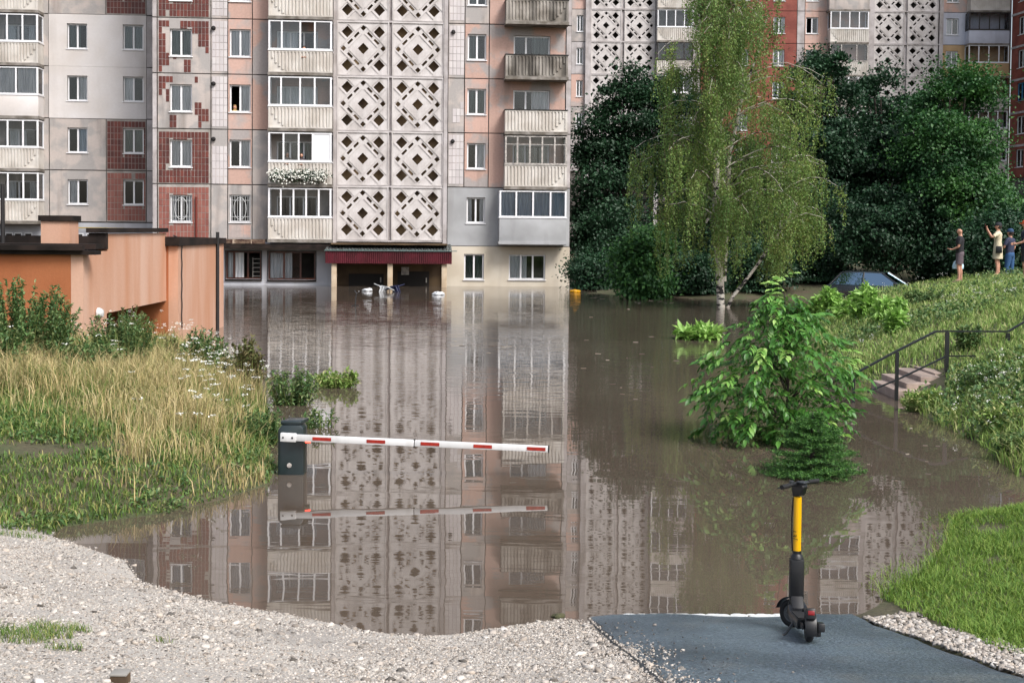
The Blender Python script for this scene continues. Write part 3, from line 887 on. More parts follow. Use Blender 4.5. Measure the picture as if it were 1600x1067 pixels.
for i in range(5): s.tube([(gB1[1]-.42, .02, gB1[2]+.15+.22*i), (gB1[1]-.06, .02, gB1[2]+.15+.22*i)], .012, 4)
s.tube([(gB1[1]-.42, .02, gB1[2]+.08), (gB1[1]-.42, .02, gB1[2]+1.1)], .012, 4); s.obj('window_grille', m_frame_old, blk)
# ground floor of section C
wall_panel(blk, uC0, uC1, -1.2, Z0-.26, m_cream, holes, y=-.01, gap=0., name='ground_floor_wall')
window(blk, *gC1, curt='dark', y=-.01); window(blk, *gC2, div=(.33, .66), curt='left', y=-.01)
# entrance under the stair tower
m_awn = mat('maroon corrugated sheet', C('#581623'), .5, C('#481019'), 2., dirt=C('#2a0a0f'), damt=.5)
m_post = mat('cream post', C('#c8b79f'), .7, C('#b5a085'), 2.)
a0, a1 = U(508, -1.6, 400), U(706, -1.6, 400)
zA1, zA0 = FL(610, 392.5, -1.6)[1], FL(610, 412, -1.6)[1]
s = MB(); n = 66
for i in range(n):
    x0 = a0+(a1-a0)*i/n; x1 = a0+(a1-a0)*(i+1)/n; xm = (x0+x1)/2
    s.prism([(x0, -1.62), (x0+.03, -1.655), (xm+.01, -1.655), (xm+.04, -1.62), (x1, -1.62), (x1, -1.6), (x0, -1.6)], zA0, zA1, 'z')
s.obj('awning_valance', m_awn, blk)
m_awnroof = mat('grey green sheet roof', C('#5c6464'), .6, C('#3f3c38'), 3., stretch=(6, 1, 1))
s = MB(); n = 40
for i in range(n):
    x0 = a0+(a1-a0)*i/n; x1 = a0+(a1-a0)*(i+1)/n
    s.add([(x0, -1.68, zA1+.03), ((x0+x1)/2, -1.68, zA1+.07), (x1, -1.68, zA1+.03), (x0, -.25, zA1+.33), ((x0+x1)/2, -.25, zA1+.37), (x1, -.25, zA1+.33)], [(0, 1, 4, 3), (1, 2, 5, 4)])
s.obj('awning_roof', m_awnroof, blk)
s = MB(); s.box(a0-.03, a1+.25, -1.72, -1.665, zA1-.0, zA1+.045); s.obj('gutter', mat('teal gutter', C('#5d7371'), .5), blk)
for x in (U(522, -1.4, 430), U(609.5, -1.4, 430), U(694, -1.4, 430)):
    s = MB(); s.box(x-.13, x+.13, -1.5, -1.25, -1.2, zA1-.02); s.obj('post', m_post, blk, bevel=.01)
m_ent = mat('brown entrance wall', C('#5c4a34'), .9, C('#453524'), 1.)
s = MB(); s.box(uT0-.02, uT1+.02, .5, .6, -1.2, Z0-.1); s.obj('entrance_wall', m_ent, blk)
s = MB(); s.box(uT0-.02, uT1+.02, -1.5, .5, Z0-.2, Z0-.12); s.obj('entrance_ceiling', m_ent, blk)
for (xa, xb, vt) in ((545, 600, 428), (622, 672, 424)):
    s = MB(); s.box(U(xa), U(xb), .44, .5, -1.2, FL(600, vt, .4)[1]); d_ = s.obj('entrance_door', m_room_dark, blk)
    q = MB(); q.box(U(xb)-.18, U(xb)-.12, .36, .435, .15, .4); q.obj('handle', m_frame_old, d_)
s = MB(); s.box(U(628), U(640), .40, .437, .55, .95); s.obj('notice_board', m_frame_old, blk)
# vents beside the windows, pipes
for k in range(1, 6):
    for (x, dz) in ((333, 2.3), (706, 2.35)):
        if (x, k) in ((706, 2), (706, 4)): continue
        s = MB(); s.lathe([(.0, -.16), (.07, -.15), (.11, -.1), (.11, -.02), (.07, 0.)], 12, M=Matrix.Translation((U(x)+.03, -.014, zk(k)+dz)) @ Matrix.Rotation(-PI/2, 4, 'X'))
        s.obj('vent', m_vent, blk, smooth=True)
s = MB(); s.tube([(U(307), -.08, zk(0)-.15), (U(307), -.08, gz(307, 308))], .055, 8); s.obj('drain_pipe', m_redpipe, blk, smooth=True)
# ---- set-back left section
OFA = 4.9
UA = lambda x: U(x, OFA)
zA = FL(150, 347, OFA)[1]
la, lb, lc, ld = UA(-60), UA(77), UA(166), UA(229)
wA1 = (UA(105.5), UA(137)); wA2 = (UA(192.5), UA(224.5)); bA = (UA(-20)-.2, UA(69))
holesA = []
ZAk = lambda k: zA+HS*k
dA = (UA(8), UA(60))
for k in range(NST):
    holesA += [(*wA1, ZAk(k)+.95, ZAk(k)+2.3), (*wA2, ZAk(k)+.95, ZAk(k)+2.3), (*dA, ZAk(k)+.1, ZAk(k)+2.2)]
core = MB(); grid_wall(core, la-4, ld+.6, -1.2, ZAk(NST), OFA+.075, holesA, .2)
core.quad((la-4, OFA+.075, -1.2), (la-4, 14, -1.2), (la-4, 14, ZAk(NST)), (la-4, OFA+.075, ZAk(NST)))
core.obj('wall', m_conc_d, blk)
rf = MB(); rf.box(la-4.1, ld+.7, OFA-.15, 15, ZAk(NST)+.01, ZAk(NST)+.5); rf.obj('roof', m_conc, blk)
for k in range(NST):
    z = ZAk(k); z1 = z+HS
    wall_panel(blk, ld, ld+.5, z, z1, m_conc, (), y=OFA-.05)
    if k in (2, 3):
        wall_panel(blk, lb, ld, z, z1, m_white_pl, holesA, y=OFA-.02, gap=.004)
    else:
        wall_panel(blk, lb, lc, z, z1, m_grey_pl, holesA, y=OFA)
        wall_panel(blk, lc, ld, z, z1, m_tile_bed, holesA, y=OFA)
        t_ = tiles(blk, lc+.05, ld-.05, z+.08, z1-.12, .185, .335, m_tile_old if k == 0 else m_tile_red, holes=holesA, seed=60+k, miss=.015)
        t_.location.y = OFA
    wall_panel(blk, la-4, lb, z, z1, m_grey_pl, holesA, y=OFA)
    window(blk, *wA1, z+.95, z+2.3, y=OFA, curt=['left', 'right', 'right', 'half', 'full', 'both', 'none', 'full'][k])
    window(blk, *wA2, z+.95, z+2.3, y=OFA, curt=['none', 'dark', 'left', 'dark', 'full', 'none', 'both', 'left'][k])
    window(blk, *dA, z+.1, z+2.2, y=OFA, div=(.4,), sill=False, name='balcony_door', detail=False)
    balcony(blk, bA[0], bA[1], z-.02, proj=1.05, glaze=(.25, .5, .75) if k != 2 else (.3, .64), back_y=OFA, front='plain' if k == 2 else 'ribbed', plain_m=m_white_pl, flip=True, curt=m_curt if k == 2 else None)
wall_panel(blk, la-4, ld+.5, -1.2, zA-.05, m_shop, (), y=OFA-.01, gap=0., name='ground_floor_wall')
s = MB(); s.box(la-4, UA(170), OFA-1.4, OFA-.02, FL(80, 383, OFA-1)[1], FL(80, 378, OFA-1)[1]); s.obj('canopy_slab', m_roofing, blk)
for x in (8, 22, 38, 118, 135):
    za, zb = FL(60, 373, OFA)[1], FL(60, 364, OFA)[1]
    s = MB(); s.box(UA(x), UA(x+12), OFA-.05, OFA-.012, za, zb); w_ = s.obj('vent_window', m_frame, blk)
    s = MB(); s.box(UA(x+1.2), UA(x+10.8), OFA-.058, OFA-.051, za+.05, zb-.05); s.obj('pane', m_room_dark, w_)
s = MB(); s.tube([(UA(108), OFA-.2, zA-.32), (UA(228), OFA-.2, zA-.34)], .035, 6); s.obj('gas_pipe', m_gas, blk)
# ------------------------------------------------------------------ the block beyond the trees
YB = 110.0
OB = at_y(1190, 300, YB); OB.z = 0
bk = empty('apartment_building', OB)
tag(bk, 'farther panel apartment block rising behind the trees, two white lattice towers', 'building')
UB = lambda x, v=70, off=0.: at_y(x, v, YB+off).x-OB.x
ZB = lambda v, x=1190: at_y(x, v, YB).z
zj = ZB(70, 1400); HB = (ZB(18.5, 1400)-ZB(120, 1400))/2
K0, K1 = -4, 6                               # storeys below and above the joint in view
zb = lambda k: zj+HB*k
colsW = [(1108, 1126), (1152, 1170), (1208, 1226), (1259, 1278), (1478, 1497)]
hb = []
for k in range(K0, K1):
    for (a, b) in colsW: hb.append((UB(a), UB(b), zb(k)+.85, zb(k)+2.25))
    hb.append((UB(901), UB(911), zb(k)+.85, zb(k)+2.25))
zt, zlow = zb(K1), -.5
# towers, bays
TW = [(921, 972.5, 1026), (1362, 1414, 1468)]
core = MB(); grid_wall(core, UB(840), UB(1580), zlow, zt, .075, hb+[(UB(t[0])+.1, UB(t[2])-.1, zlow, zt) for t in TW], .2)
core.quad((UB(840), .08, zlow), (UB(840), 12, zlow), (UB(840), 12, zt), (UB(840), .08, zt)); core.quad((UB(840), 12, zlow), (UB(1580), 12, zlow), (UB(1580), 12, zt), (UB(840), 12, zt))
core.obj('wall', m_conc_d, bk)
rf = MB(); rf.box(UB(840), UB(1580), -.2, 12, zt+.01, zt+.6); rf.obj('roof', m_conc, bk)
m_brick_far = mat('weathered red tile', C('#8a4a3e'), .75, C('#75392f'), .9, fine=.12, fscale=6, dirt=C('#a08a80'), damt=.5, dlo=.62, dhi=.7, dscale=.8)
m_ochre = mat('ochre paint', C('#bfa17a'), .8, C('#ab8e69'), .8)
m_bluewhite = mat('pale blue paint', C('#c3c6d2'), .8, C('#b3b6c2'), .8, dirt=C('#85838a'), damt=.4)
pwB = UB(971, 70, -.2)-UB(923, 70, -.2)
lat = lattice_mesh(pwB); first = None
for k in range(K0, K1):
    z = zb(k)
    wall_panel(bk, UB(840), UB(921), z, z+HB, [m_grey_pl, m_pink2, m_conc][k % 3], hb)
    wall_panel(bk, UB(1083), UB(1095), z, z+HB, m_grey_pl, hb)
    wall_panel(bk, UB(1095), UB(1245), z, z+HB, m_brick_far, hb)
    wall_panel(bk, UB(1245), UB(1257), z, z+HB, m_conc, hb)
    wall_panel(bk, UB(1257), UB(1362), z, z+HB, m_pink2, hb)
    wall_panel(bk, UB(1468), UB(1580), z, z+HB, {0: m_bluewhite, -1: m_ochre, -2: m_ochre}.get(k, m_pink2), hb)
    for (a, b) in colsW:
        cm = WR.choice(['both', 'full', 'none', 'left', 'dark'])
        window(bk, UB(a), UB(b), z+.85, z+2.25, curt=cm, open_=(0,) if (a == 1259 and k == 0) else None)
    window(bk, UB(901), UB(911), z+.85, z+2.25, curt='none')
    for t in TW:
        for (a, b) in ((t[0], t[1]), (t[1], t[2])):
            if first is None: o = first = lat.obj('lattice_panel', m_latt, bk)
            else: o = link('lattice_panel', first.data, bk)
            o.location = ((UB(a, 70, -.2)+UB(b, 70, -.2))/2, -.2, z+HB/2); o.scale = (1, 1, (HB-.08)/pwB)
        s = MB(); s.box(UB(t[0]), UB(t[2]), -.26, -.02, z-.06, z+.035); s.obj('floor_beam', m_conc, bk)
    g4 = (.25, .5, .75)
    balcony(bk, UB(1027, 70, -1), UB(1083, 70, -1), z, glaze=g4, fm=m_frame if k != -1 else m_frame_dark)
    if k == 1: balcony(bk, UB(1295, 70, -1), UB(1358, 70, -1), z, front='plain', plain_m=m_grey_pl, glaze=g4)
    else: balcony(bk, UB(1297, 70, -1), UB(1357, 70, -1), z, glaze=g4 if k != -1 else (.3, .7), fm=m_frame if k != -1 else m_frame_old)
    if k == 0: balcony(bk, UB(1514, 70, -1), UB(1577, 70, -1), z, front='plain', plain_m=m_bluewhite, glaze=g4, fm=m_frame_dark)
    elif k == -1: balcony(bk, UB(1514, 70, -1), UB(1577, 70, -1), z, front='plain', plain_m=m_ochre, glaze=g4)
    else: balcony(bk, UB(1516, 70, -1), UB(1577, 70, -1), z, glaze=g4, fm=m_wood if k == -2 else m_frame)
for t in TW:
    s = MB(); s.box(UB(t[0])-.35, UB(t[0])+.12, -.3, .4, zlow, zt); s.box(UB(t[2])-.12, UB(t[2])+.2, -.3, .4, zlow, zt)
    s.box(UB(t[1])-.1, UB(t[1])+.1, -.1, .1, zlow, zt); s.obj('pilaster', m_conc, bk)
    s = MB(); s.quad((UB(t[0]), .5, zlow), (UB(t[2]), .5, zlow), (UB(t[2]), .5, zt), (UB(t[0]), .5, zt)); s.obj('stairwell_wall', m_room, bk)
    s = MB()
    for k in range(K0, K1): s.box(UB(t[0])+.1, UB(t[2])-.1, 0., .5, zb(k)-.05, zb(k)+.04)
    s.obj('landing', m_conc_d, bk)
# red wing standing at right angles
Wn = empty('apartment_wing', (at_y(1580, 100, 109).x, 109, 0), R(-84))
tag(Wn, 'red brick tiled wing with white floor bands at right angle to the far block', 'building')
hw = []
for k in range(K0, K1+1):
    for a in (1.1, 4.6, 8.4, 12.0): hw.append((a, a+1.3, zb(k)+.55, zb(k)+2.05))
core = MB(); grid_wall(core, 0, 15, zlow, zt, .075, hw, .2)
core.quad((0, .08, zlow), (0, 10, zlow), (0, 10, zt), (0, .08, zt)); core.quad((15, .08, zlow), (15, 10, zlow), (15, 10, zt), (15, .08, zt)); core.obj('wall', m_conc_d, Wn)
rf = MB(); rf.box(-.1, 15.1, -.1, 10, zt+.01, zt+.5); rf.obj('roof', m_conc, Wn)
m_blue = mat('blue frame', C('#3f86b5'), .5)
for k in range(K0, K1):
    wall_panel(Wn, 0, 15, zb(k)-.32, zb(k)+HB-.5, m_brick_far, hw, gap=.0)
    s = MB(); s.box(0, 15, -.04, .07, zb(k)+HB-.499, zb(k)+HB-.321); s.obj('floor_band', m_conc, Wn)
    for a in (1.1, 4.6, 8.4, 12.0):
        window(Wn, a, a+1.3, zb(k)+.55, zb(k)+2.05, fm=m_blue if (k == -2 and a == 1.1) else m_frame)

# ------------------------------------------------------------------ orange shelter on the left bank
m_or_f = mat('orange render', C('#a5653f'), .85, C('#985934'), .6, fine=.06, fscale=20, bump=.25, bscale=35, dirt=C('#8a4a2a'), damt=.4, dscale=.8)
m_or_s = mat('pale orange render', C('#c9a591'), .85, C('#bb8b6f'), .5, .38, .66, stretch=(1, 1, .25), fine=.04, fscale=18, bump=.25, bscale=35, dirt=C('#b77f5c'), damt=.65, dscale=1.6, dlo=.48, dhi=.7)  # side walls and chimney, lighter and less saturated than the front render
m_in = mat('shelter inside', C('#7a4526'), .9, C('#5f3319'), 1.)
sh = empty('shelter_building', (-8.94, 26.6, 0))
tag(sh, 'low orange rendered shelter with black roof edging on the weedy bank', 'building')
X0, Y0 = -8.94, 26.6
def sbox(name, x0, x1, y0, y1, z0, z1, m, par=sh, bevel=0):
    b = MB(); b.box(x0-X0, x1-X0, y0-Y0, y1-Y0, z0, z1); return b.obj(name, m, par, bevel=bevel)
zf = lambda u, v, Y: at_y(u, v, Y).z
zt1 = zf(60, 396, 26.6)
xr1 = at_y(127, 450, 26.6).x; xr2 = at_y(262, 430, 33).x; y2 = 33.0
xs1 = (xr1+xr2)/2
sbox('front_wall', -32, xs1-.252, Y0, Y0+.25, -.2, zt1, m_or_f)
y_op = 28.15
zop = zf(212, 480, 30.3)
ztp = zf(210, 365, 30.5)
# side wall: full height near the corner, hanging over the opening further back
b = MB()
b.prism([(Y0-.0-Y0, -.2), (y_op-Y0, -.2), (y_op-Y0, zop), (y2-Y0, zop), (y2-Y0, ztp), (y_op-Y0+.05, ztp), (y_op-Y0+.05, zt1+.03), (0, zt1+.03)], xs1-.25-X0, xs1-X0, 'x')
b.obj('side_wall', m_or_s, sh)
sbox('opening_wall', -13.0, -12.8, y_op, y2, -1.2, zop, m_in)
sbox('opening_wall', -12.79, xs1-.26, y_op-.2, y_op-.02, -1.2, zop-.01, m_in)
sbox('opening_ceiling', -12.9, xs1-.252, y_op-.3, y2-.01, zop+.0, zop+.1, m_in)
sbox('roof', -32, xs1-.26, Y0+.2, y2+.0, zt1-.05, zt1+.06, m_roofing)
for (x0, x1, ya, yb_, za, zb_) in ((-32, xs1+.05, Y0-.22, Y0-.02, zt1+.07, zt1+.17), (-32, xs1+.28, Y0-.12, Y0+.3, zt1-.02, zt1+.065),
                                 (xs1-.36, xs1+.02, y_op-.1, y_op+.045, zt1+.07, ztp+.02),
                                 (xs1-.4, xs1+.06, y_op-.16, y2+.0, ztp+.025, ztp+.13), (-12.6, xs1-.02, y_op-.7, y_op-.12, zt1+.08, zt1+.19)):
    sbox('roof_edging', x0, x1, ya, yb_, za, zb_, m_roofing)
# second block, lower, going down into the water
xb = (at_y(275, 450, 33).x+at_y(350, 450, 38).x)/2
zt2 = zf(300, 383, 35)
sbox('end_wall', -14, xb-.002, y2+.001, y2+.25, -1.2, zt2, m_or_f)
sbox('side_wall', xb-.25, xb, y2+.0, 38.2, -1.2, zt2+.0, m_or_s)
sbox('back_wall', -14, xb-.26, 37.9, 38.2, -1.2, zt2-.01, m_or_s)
b = MB(); b.prism([(y2-.12-Y0, zt2+.003), (38.3-Y0, zt2+.003), (38.3-Y0, zt2+.17), (y2-.12-Y0, zt2+.24)], -14-X0, xb+.06-X0, 'x'); b.obj('roof', m_roofing, sh)
c0 = at_y(64, 380, 30.2); c1 = at_y(108, 337, 30.2)
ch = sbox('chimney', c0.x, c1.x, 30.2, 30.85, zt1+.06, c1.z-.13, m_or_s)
sbox('chimney_cap', c0.x-.05, c1.x+.05, 30.15, 30.9, c1.z-.13, c1.z, m_roofing, par=sh)
p0 = at_y(4, 288, 29.2)
b = MB(); b.tube([(p0.x-X0, 29.2-Y0, zt1), (p0.x-X0, 29.2-Y0, p0.z)], .05, 8); b.obj('roof_pole', m_iron, sh, smooth=True)
p0 = at_y(338.5, 450, 37.2)
b = MB(); b.tube([(xb+.05-X0, 37.2-Y0, -.9), (xb+.05-X0, 37.2-Y0, zt2+.35)], .05, 8); b.obj('drain_pipe', m_iron, sh, smooth=True)
b = MB(); pts = []
for i in range(22):
    v = 374+i*6.6; pts.append((xb+.03-X0, 33.25-Y0+.02*math.sin(i*1.3), zf(278, v, 33.25)))
b.tube([(xb-.15-X0, 33.1-Y0, zt2+.27)]+pts, .016, 5); b.obj('cable', m_iron, sh, smooth=True)
l0 = at_y(146, 490, 27.3)
b = MB(); b.lathe([(0.0005, -.13), (.08, -.11), (.12, -.04), (.12, 0), (.07, .03)], 14, M=Matrix.Translation((xs1+.03-X0, 27.45-Y0, l0.z)) @ Matrix.Rotation(-PI/2, 4, 'Y')); b.obj('lamp', mat('lamp globe', C('#c9c9c9'), .4), sh, smooth=True)
# ------------------------------------------------------------------ vegetation kit
def unit(v): return v/np.maximum(np.linalg.norm(v, axis=-1, keepdims=True), 1e-9)
def leaf_geo(P, D, N, L, W, fold=.18, droop=0.0):
    """diamond leaves: base P, axis D, normal N"""
    n = len(P); D = unit(D); S = unit(np.cross(D, N)); N = np.cross(S, D)
    L = np.broadcast_to(L, n)[:, None]; W = np.broadcast_to(W, n)[:, None]
    b = P; mid = P+D*L*.45+N*L*.04
    l = mid+S*W*.5+N*W*fold; r = mid-S*W*.5+N*W*fold; t = P+D*L-N*L*droop
    V = np.stack([b, l, t, r], 1).reshape(-1, 3)
    i = np.arange(n)[:, None]*4
    T = np.concatenate([i+[0, 1, 2], i+[0, 2, 3]])
    return V, T
def join_geo(parts):
    V = []; T = []; M = []; o = 0
    for p in parts:
        V.append(p[0]); T.append(p[1]+o); M.append(np.full(len(p[1]), p[2] if len(p) > 2 else 0)); o += len(p[0])
    return np.concatenate(V), np.concatenate(T), np.concatenate(M)
def blades(P, Hh, W, lean=.35, seed=0, curl=.5):
    rg = np.random.default_rng(seed); n = len(P)
    a = rg.random(n)*2*PI; d = np.stack([np.cos(a), np.sin(a), np.zeros(n)], 1)
    s = np.stack([-d[:, 1], d[:, 0], d[:, 2]], 1)
    th = rg.random(n)*PI; s = s*np.cos(th)[:, None]+d*np.sin(th)[:, None]*.6; s = unit(s)
    ln = lean*(.2+rg.random(n))[:, None]*Hh[:, None]
    up = np.array([0, 0, 1.])
    b0 = P-s*W[:, None]/2; b1 = P+s*W[:, None]/2
    m = P+d*ln*.35+up*Hh[:, None]*.6
    m0 = m-s*W[:, None]*.36; m1 = m+s*W[:, None]*.36
    t = P+d*ln*(1+curl*.4)+up*Hh[:, None]*(1-curl*.25*rg.random(n))[:, None]
    V = np.stack([b0, b1, m0, m1, t], 1).reshape(-1, 3)
    i = np.arange(n)[:, None]*5
    T = np.concatenate([i+[0, 1, 3], i+[0, 3, 2], i+[2, 3, 4]])
    return V, T
def tube_geo(path, rad, n=5):
    mb = MB(); mb.tube(path, rad, n, cap=False)
    V = np.array(mb.v); Q = np.array(mb.f)
    return V, np.concatenate([Q[:, [0, 1, 2]], Q[:, [0, 2, 3]]])
def rand_dir(rg, n): return unit(rg.normal(size=(n, 3)))

m_bark = mat('dark bark', C('#3a322b'), .95, C('#2a2420'), 4., bump=.6, bscale=14)
m_leaf_dk = mat('dark maple leaves', C('#2c4a2a'), .55, ramp=[C('#1c3620'), C('#284a2b'), C('#31583a'), C('#22402a'), C('#3d6741')], c2=C('#1d3a24'), scale=.8, lo=.4, hi=.62, trans=.25)
m_leaf_md = mat('mid green leaves', C('#3f6a2f'), .55, ramp=[C('#2c5226'), C('#3f6c30'), C('#4f7e37'), C('#34602c')], c2=C('#27502a'), scale=.7, lo=.4, hi=.62, trans=.28)
m_leaf_bush = mat('bush leaves', C('#3f6a35'), .55, ramp=[C('#2a5029'), C('#396636'), C('#4c7c40'), C('#5b8a45')], trans=.28)
m_leaf_birch = mat('birch leaves', C('#6d7f35'), .55, ramp=[C('#5a7a34'), C('#729042'), C('#8aa14e'), C('#638439'), C('#a0a75a'), C('#4f7030')], c2=C('#55783a'), scale=.5, lo=.35, hi=.7, trans=.35)
def birch_bark():
    m = mat('birch bark', C('#c3bdb2'), .8, C('#a59d92'), 2., fine=.1)
    n = m.node_tree; p = n.nodes['Principled BSDF']; L = n.links.new
    tc = n.nodes.new('ShaderNodeTexCoord'); mp = n.nodes.new('ShaderNodeMapping'); mp.inputs['Scale'].default_value = (2.2, 2.2, 4.2)
    t = n.nodes.new('ShaderNodeTexNoise'); t.inputs['Scale'].default_value = 1.3; t.inputs['Detail'].default_value = 4
    L(tc.outputs['Object'], mp.inputs[0]); L(mp.outputs[0], t.inputs[0])
    r = n.nodes.new('ShaderNodeMapRange'); r.inputs[1].default_value = .53; r.inputs[2].default_value = .57; L(t.outputs[0], r.inputs[0])
    src = p.inputs['Base Color'].links[0].from_socket
    x = n.nodes.new('ShaderNodeMix'); x.data_type = 'RGBA'; x.inputs[7].default_value = (*C('#1d1a18'), 1)
    L(r.outputs[0], x.inputs[0]); L(src, x.inputs[6]); L(x.outputs[2], p.inputs['Base Color'])
    return m
m_birch = birch_bark()

def tree(name, label, base, blobs, nclu, nleaf, lsize, m, trunk_r, seed, group='broadleaf trees behind the water', stems=1, csig=.42, limbs=16, lean=0.):
    """blobs: world ellipsoids (x,y,z,rx,ry,rz)"""
    rg = np.random.default_rng(seed); base = np.array(base)
    root = empty(name, base)
    tag(root, label, 'tree' if 'tree' in name else 'bush', group)
    w = np.array([b[3]*b[4]*b[5] for b in blobs])**.8; w = w/w.sum()
    which = rg.choice(len(blobs), nclu, p=w)
    B = np.array(blobs, float)[which]
    d = rand_dir(rg, nclu); rr = (.35+.65*rg.random(nclu)**.55)[:, None]
    Cc = B[:, :3]+d*B[:, 3:]*rr
    sz = csig*(.45+1.0*rg.random(nclu))
    k = np.repeat(np.arange(nclu), nleaf)
    off = rg.normal(size=(len(k), 3))*np.array([1, 1, .55])*sz[k][:, None]
    P = Cc[k]+off
    P[:, 2] = np.maximum(P[:, 2], base[2]+.15)
    out = unit(P-np.array([B[:, 0].mean(), B[:, 1].mean(), B[:, 2].mean()]))
    D = unit(rg.normal(size=P.shape)+out*.6+np.array([0, 0, -.35]))
    N = unit(rg.normal(size=P.shape)*.55+np.array([0, 0, 1.])+out*.4)
    L = lsize*(.6+.8*rg.random(len(P)))
    V, T = leaf_geo(P, D, N, L, L*.75, .12, .15)
    np_mesh('crown', V-base, [T], m, parent=root)
    parts = []
    top = Cc[:, 2].max()-base[2]
    cxy = Cc[:, :2].mean(0)-base[:2]
    for s in range(stems):
        o = rg.normal(size=2)*(.25 if stems > 1 else 0)
        pts = [(o[0]+cxy[0]*t**1.3+.12*math.sin(5*t+s), o[1]+cxy[1]*t**1.3+.1*math.cos(4*t+s), -.4+(top*.85+.4)*t) for t in np.linspace(0, 1, 9)]
        parts.append((*tube_geo(pts, [trunk_r*(1.15-.95*t) for t in np.linspace(0, 1, 9)], 8), 0))
        sel = rg.choice(nclu, min(limbs, nclu), replace=False)
        for c in sel:
            e = Cc[c]-base; t0 = np.clip((e[2]/top)*.55+rg.random()*.1, .12, .8)
            i0 = t0*8; a = np.array(pts[int(i0)])*(1-i0 % 1)+np.array(pts[min(8, int(i0)+1)])*(i0 % 1)
            mid = (a+e)/2+np.array([0, 0, .25])
            path_ = [a, a*.5+mid*.5+rg.normal(size=3)*.08, mid, mid*.45+e*.55, e]
            r0 = trunk_r*(1.1-.95*t0)*.5
            parts.append((*tube_geo(path_, [r0, r0*.8, r0*.6, r0*.4, r0*.15], 5), 0))
    V, T, _ = join_geo(parts)
    np_mesh('trunk', V, [T], m_bark, parent=root, smooth=True)
    return root
def gpt(x, y): return (x, y, H1(x, y))
# crown ellipsoid from its picture box at a given distance
def blob(u0, v0, u1, v1, Y, depth=None):
    a = at_y(u0, v1, Y); b = at_y(u1, v0, Y)
    rx = (b.x-a.x)/2; rz = (b.z-a.z)/2
    return ((a.x+b.x)/2, Y, (a.z+b.z)/2, rx, depth or max(rx*.9, 1.2), rz)
def bx(u, Y): return at_y(u, 400, Y).x
tree('maple_tree', 'dark maple tree beside the end wall of the near block', gpt(bx(965, 71), 71), [blob(925, 105, 1030, 260, 71, 1.6), blob(890, 165, 1010, 430, 71, 1.7), blob(985, 110, 1090, 300, 72), blob(900, 300, 1000, 450, 70, 1.5)], 200, 300, .165, m_leaf_dk, .2, 1)
tree('maple_tree', 'dark maple tree behind the hanging birch crown', gpt(bx(1090, 72), 72), [blob(1010, 140, 1190, 420, 72), blob(1030, 240, 1180, 455, 70, 2.5)], 120, 300, .175, m_leaf_dk, .2, 2)
tree('maple_tree', 'dark tree between the birch and the far lattice tower', gpt(bx(1285, 66), 66), [blob(1225, 82, 1345, 240, 66), blob(1210, 170, 1350, 400, 65, 2.6)], 150, 300, .165, m_leaf_dk, .22, 3)
tree('maple_tree', 'broad dark tree standing behind the half sunk car', gpt(bx(1395, 68), 68), [blob(1320, 105, 1430, 250, 68), blob(1300, 190, 1470, 400, 66, 3.)], 170, 300, .165, m_leaf_dk, .22, 4, stems=2)
tree('ash_tree', 'lighter green tree with a tall rounded top behind the onlookers', gpt(bx(1480, 62), 62), [blob(1432, 92, 1520, 220, 62), blob(1410, 160, 1560, 330, 61, 2.6), blob(1420, 250, 1590, 370, 60, 2.4), blob(1500, 105, 1555, 190, 62, 1.3)], 190, 300, .15, m_leaf_md, .17, 5, stems=2)
G2 = 'bushes under the trees'
tree('elder_bush', 'bright green bush at the water edge beside the near block', gpt(bx(1000, 56), 56), [blob(955, 350, 1055, 430, 56, 1.), blob(962, 385, 1050, 470, 56, .9), blob(975, 420, 1040, 472, 55.6, .7)], 80, 110, .17, m_leaf_bush, .05, 6, group=G2, stems=3, csig=.3)
tree('elder_bush', 'dark bush in the shade against the end wall', gpt(bx(928, 68.5), 68.5), [blob(915, 330, 985, 445, 68.5, 1.2)], 50, 200, .14, m_leaf_dk, .05, 7, group=G2, stems=2, csig=.35)
tree('elder_bush', 'dark undergrowth bush behind the leaning birch stem', gpt(bx(1190, 64), 64), [blob(1100, 330, 1290, 455, 64, 1.6)], 90, 200, .15, m_leaf_dk, .05, 8, group=G2, stems=3, csig=.4)
tree('elder_bush', 'dark bush hanging over the half sunk car', gpt(bx(1390, 60), 60.), [blob(1290, 290, 1450, 420, 60, 1.8), blob(1420, 300, 1500, 440, 60, 1.6)], 130, 200, .14, m_leaf_dk, .06, 9, group=G2, stems=3, csig=.4)
tree('elder_bush', 'dark bush directly behind the onlookers', gpt(bx(1560, 56), 56.), [blob(1495, 330, 1640, 440, 56, 1.6)], 90, 200, .14, m_leaf_dk, .05, 10, group=G2, stems=3, csig=.38)
tree('elder_bush', 'tall bush by the foot of the red wing', gpt(bx(1620, 66), 66.), [blob(1560, 315, 1700, 450, 66, 2.)], 80, 200, .16, m_leaf_dk, .05, 11, group=G2, stems=3, csig=.42)

for i, (ua, va, ub, vb, Yq, mm, lb) in enumerate(((1040, 400, 1130, 468, 58, m_leaf_dk, 'low dark shore bush between the birch and the near block'), (1130, 390, 1240, 470, 59, m_leaf_dk, 'low dark shore bush between the birch trunk and the sunk car'),
        (1230, 380, 1330, 462, 62, m_leaf_dk, 'low dark bush on the far shore behind the pale saplings'), (895, 400, 965, 458, 64, m_leaf_dk, 'low dark bush on the far shore by the block corner'), (1440, 385, 1510, 450, 60, m_leaf_dk, 'low dark bush beside the person in black'))):
    tree('elder_bush', lb, gpt(bx((ua+ub)/2, Yq), Yq), [blob(ua, va, ub, vb, Yq, 1.1)], 60, 200, .14, mm, .04, 80+i, group=G2, stems=3, csig=.36)
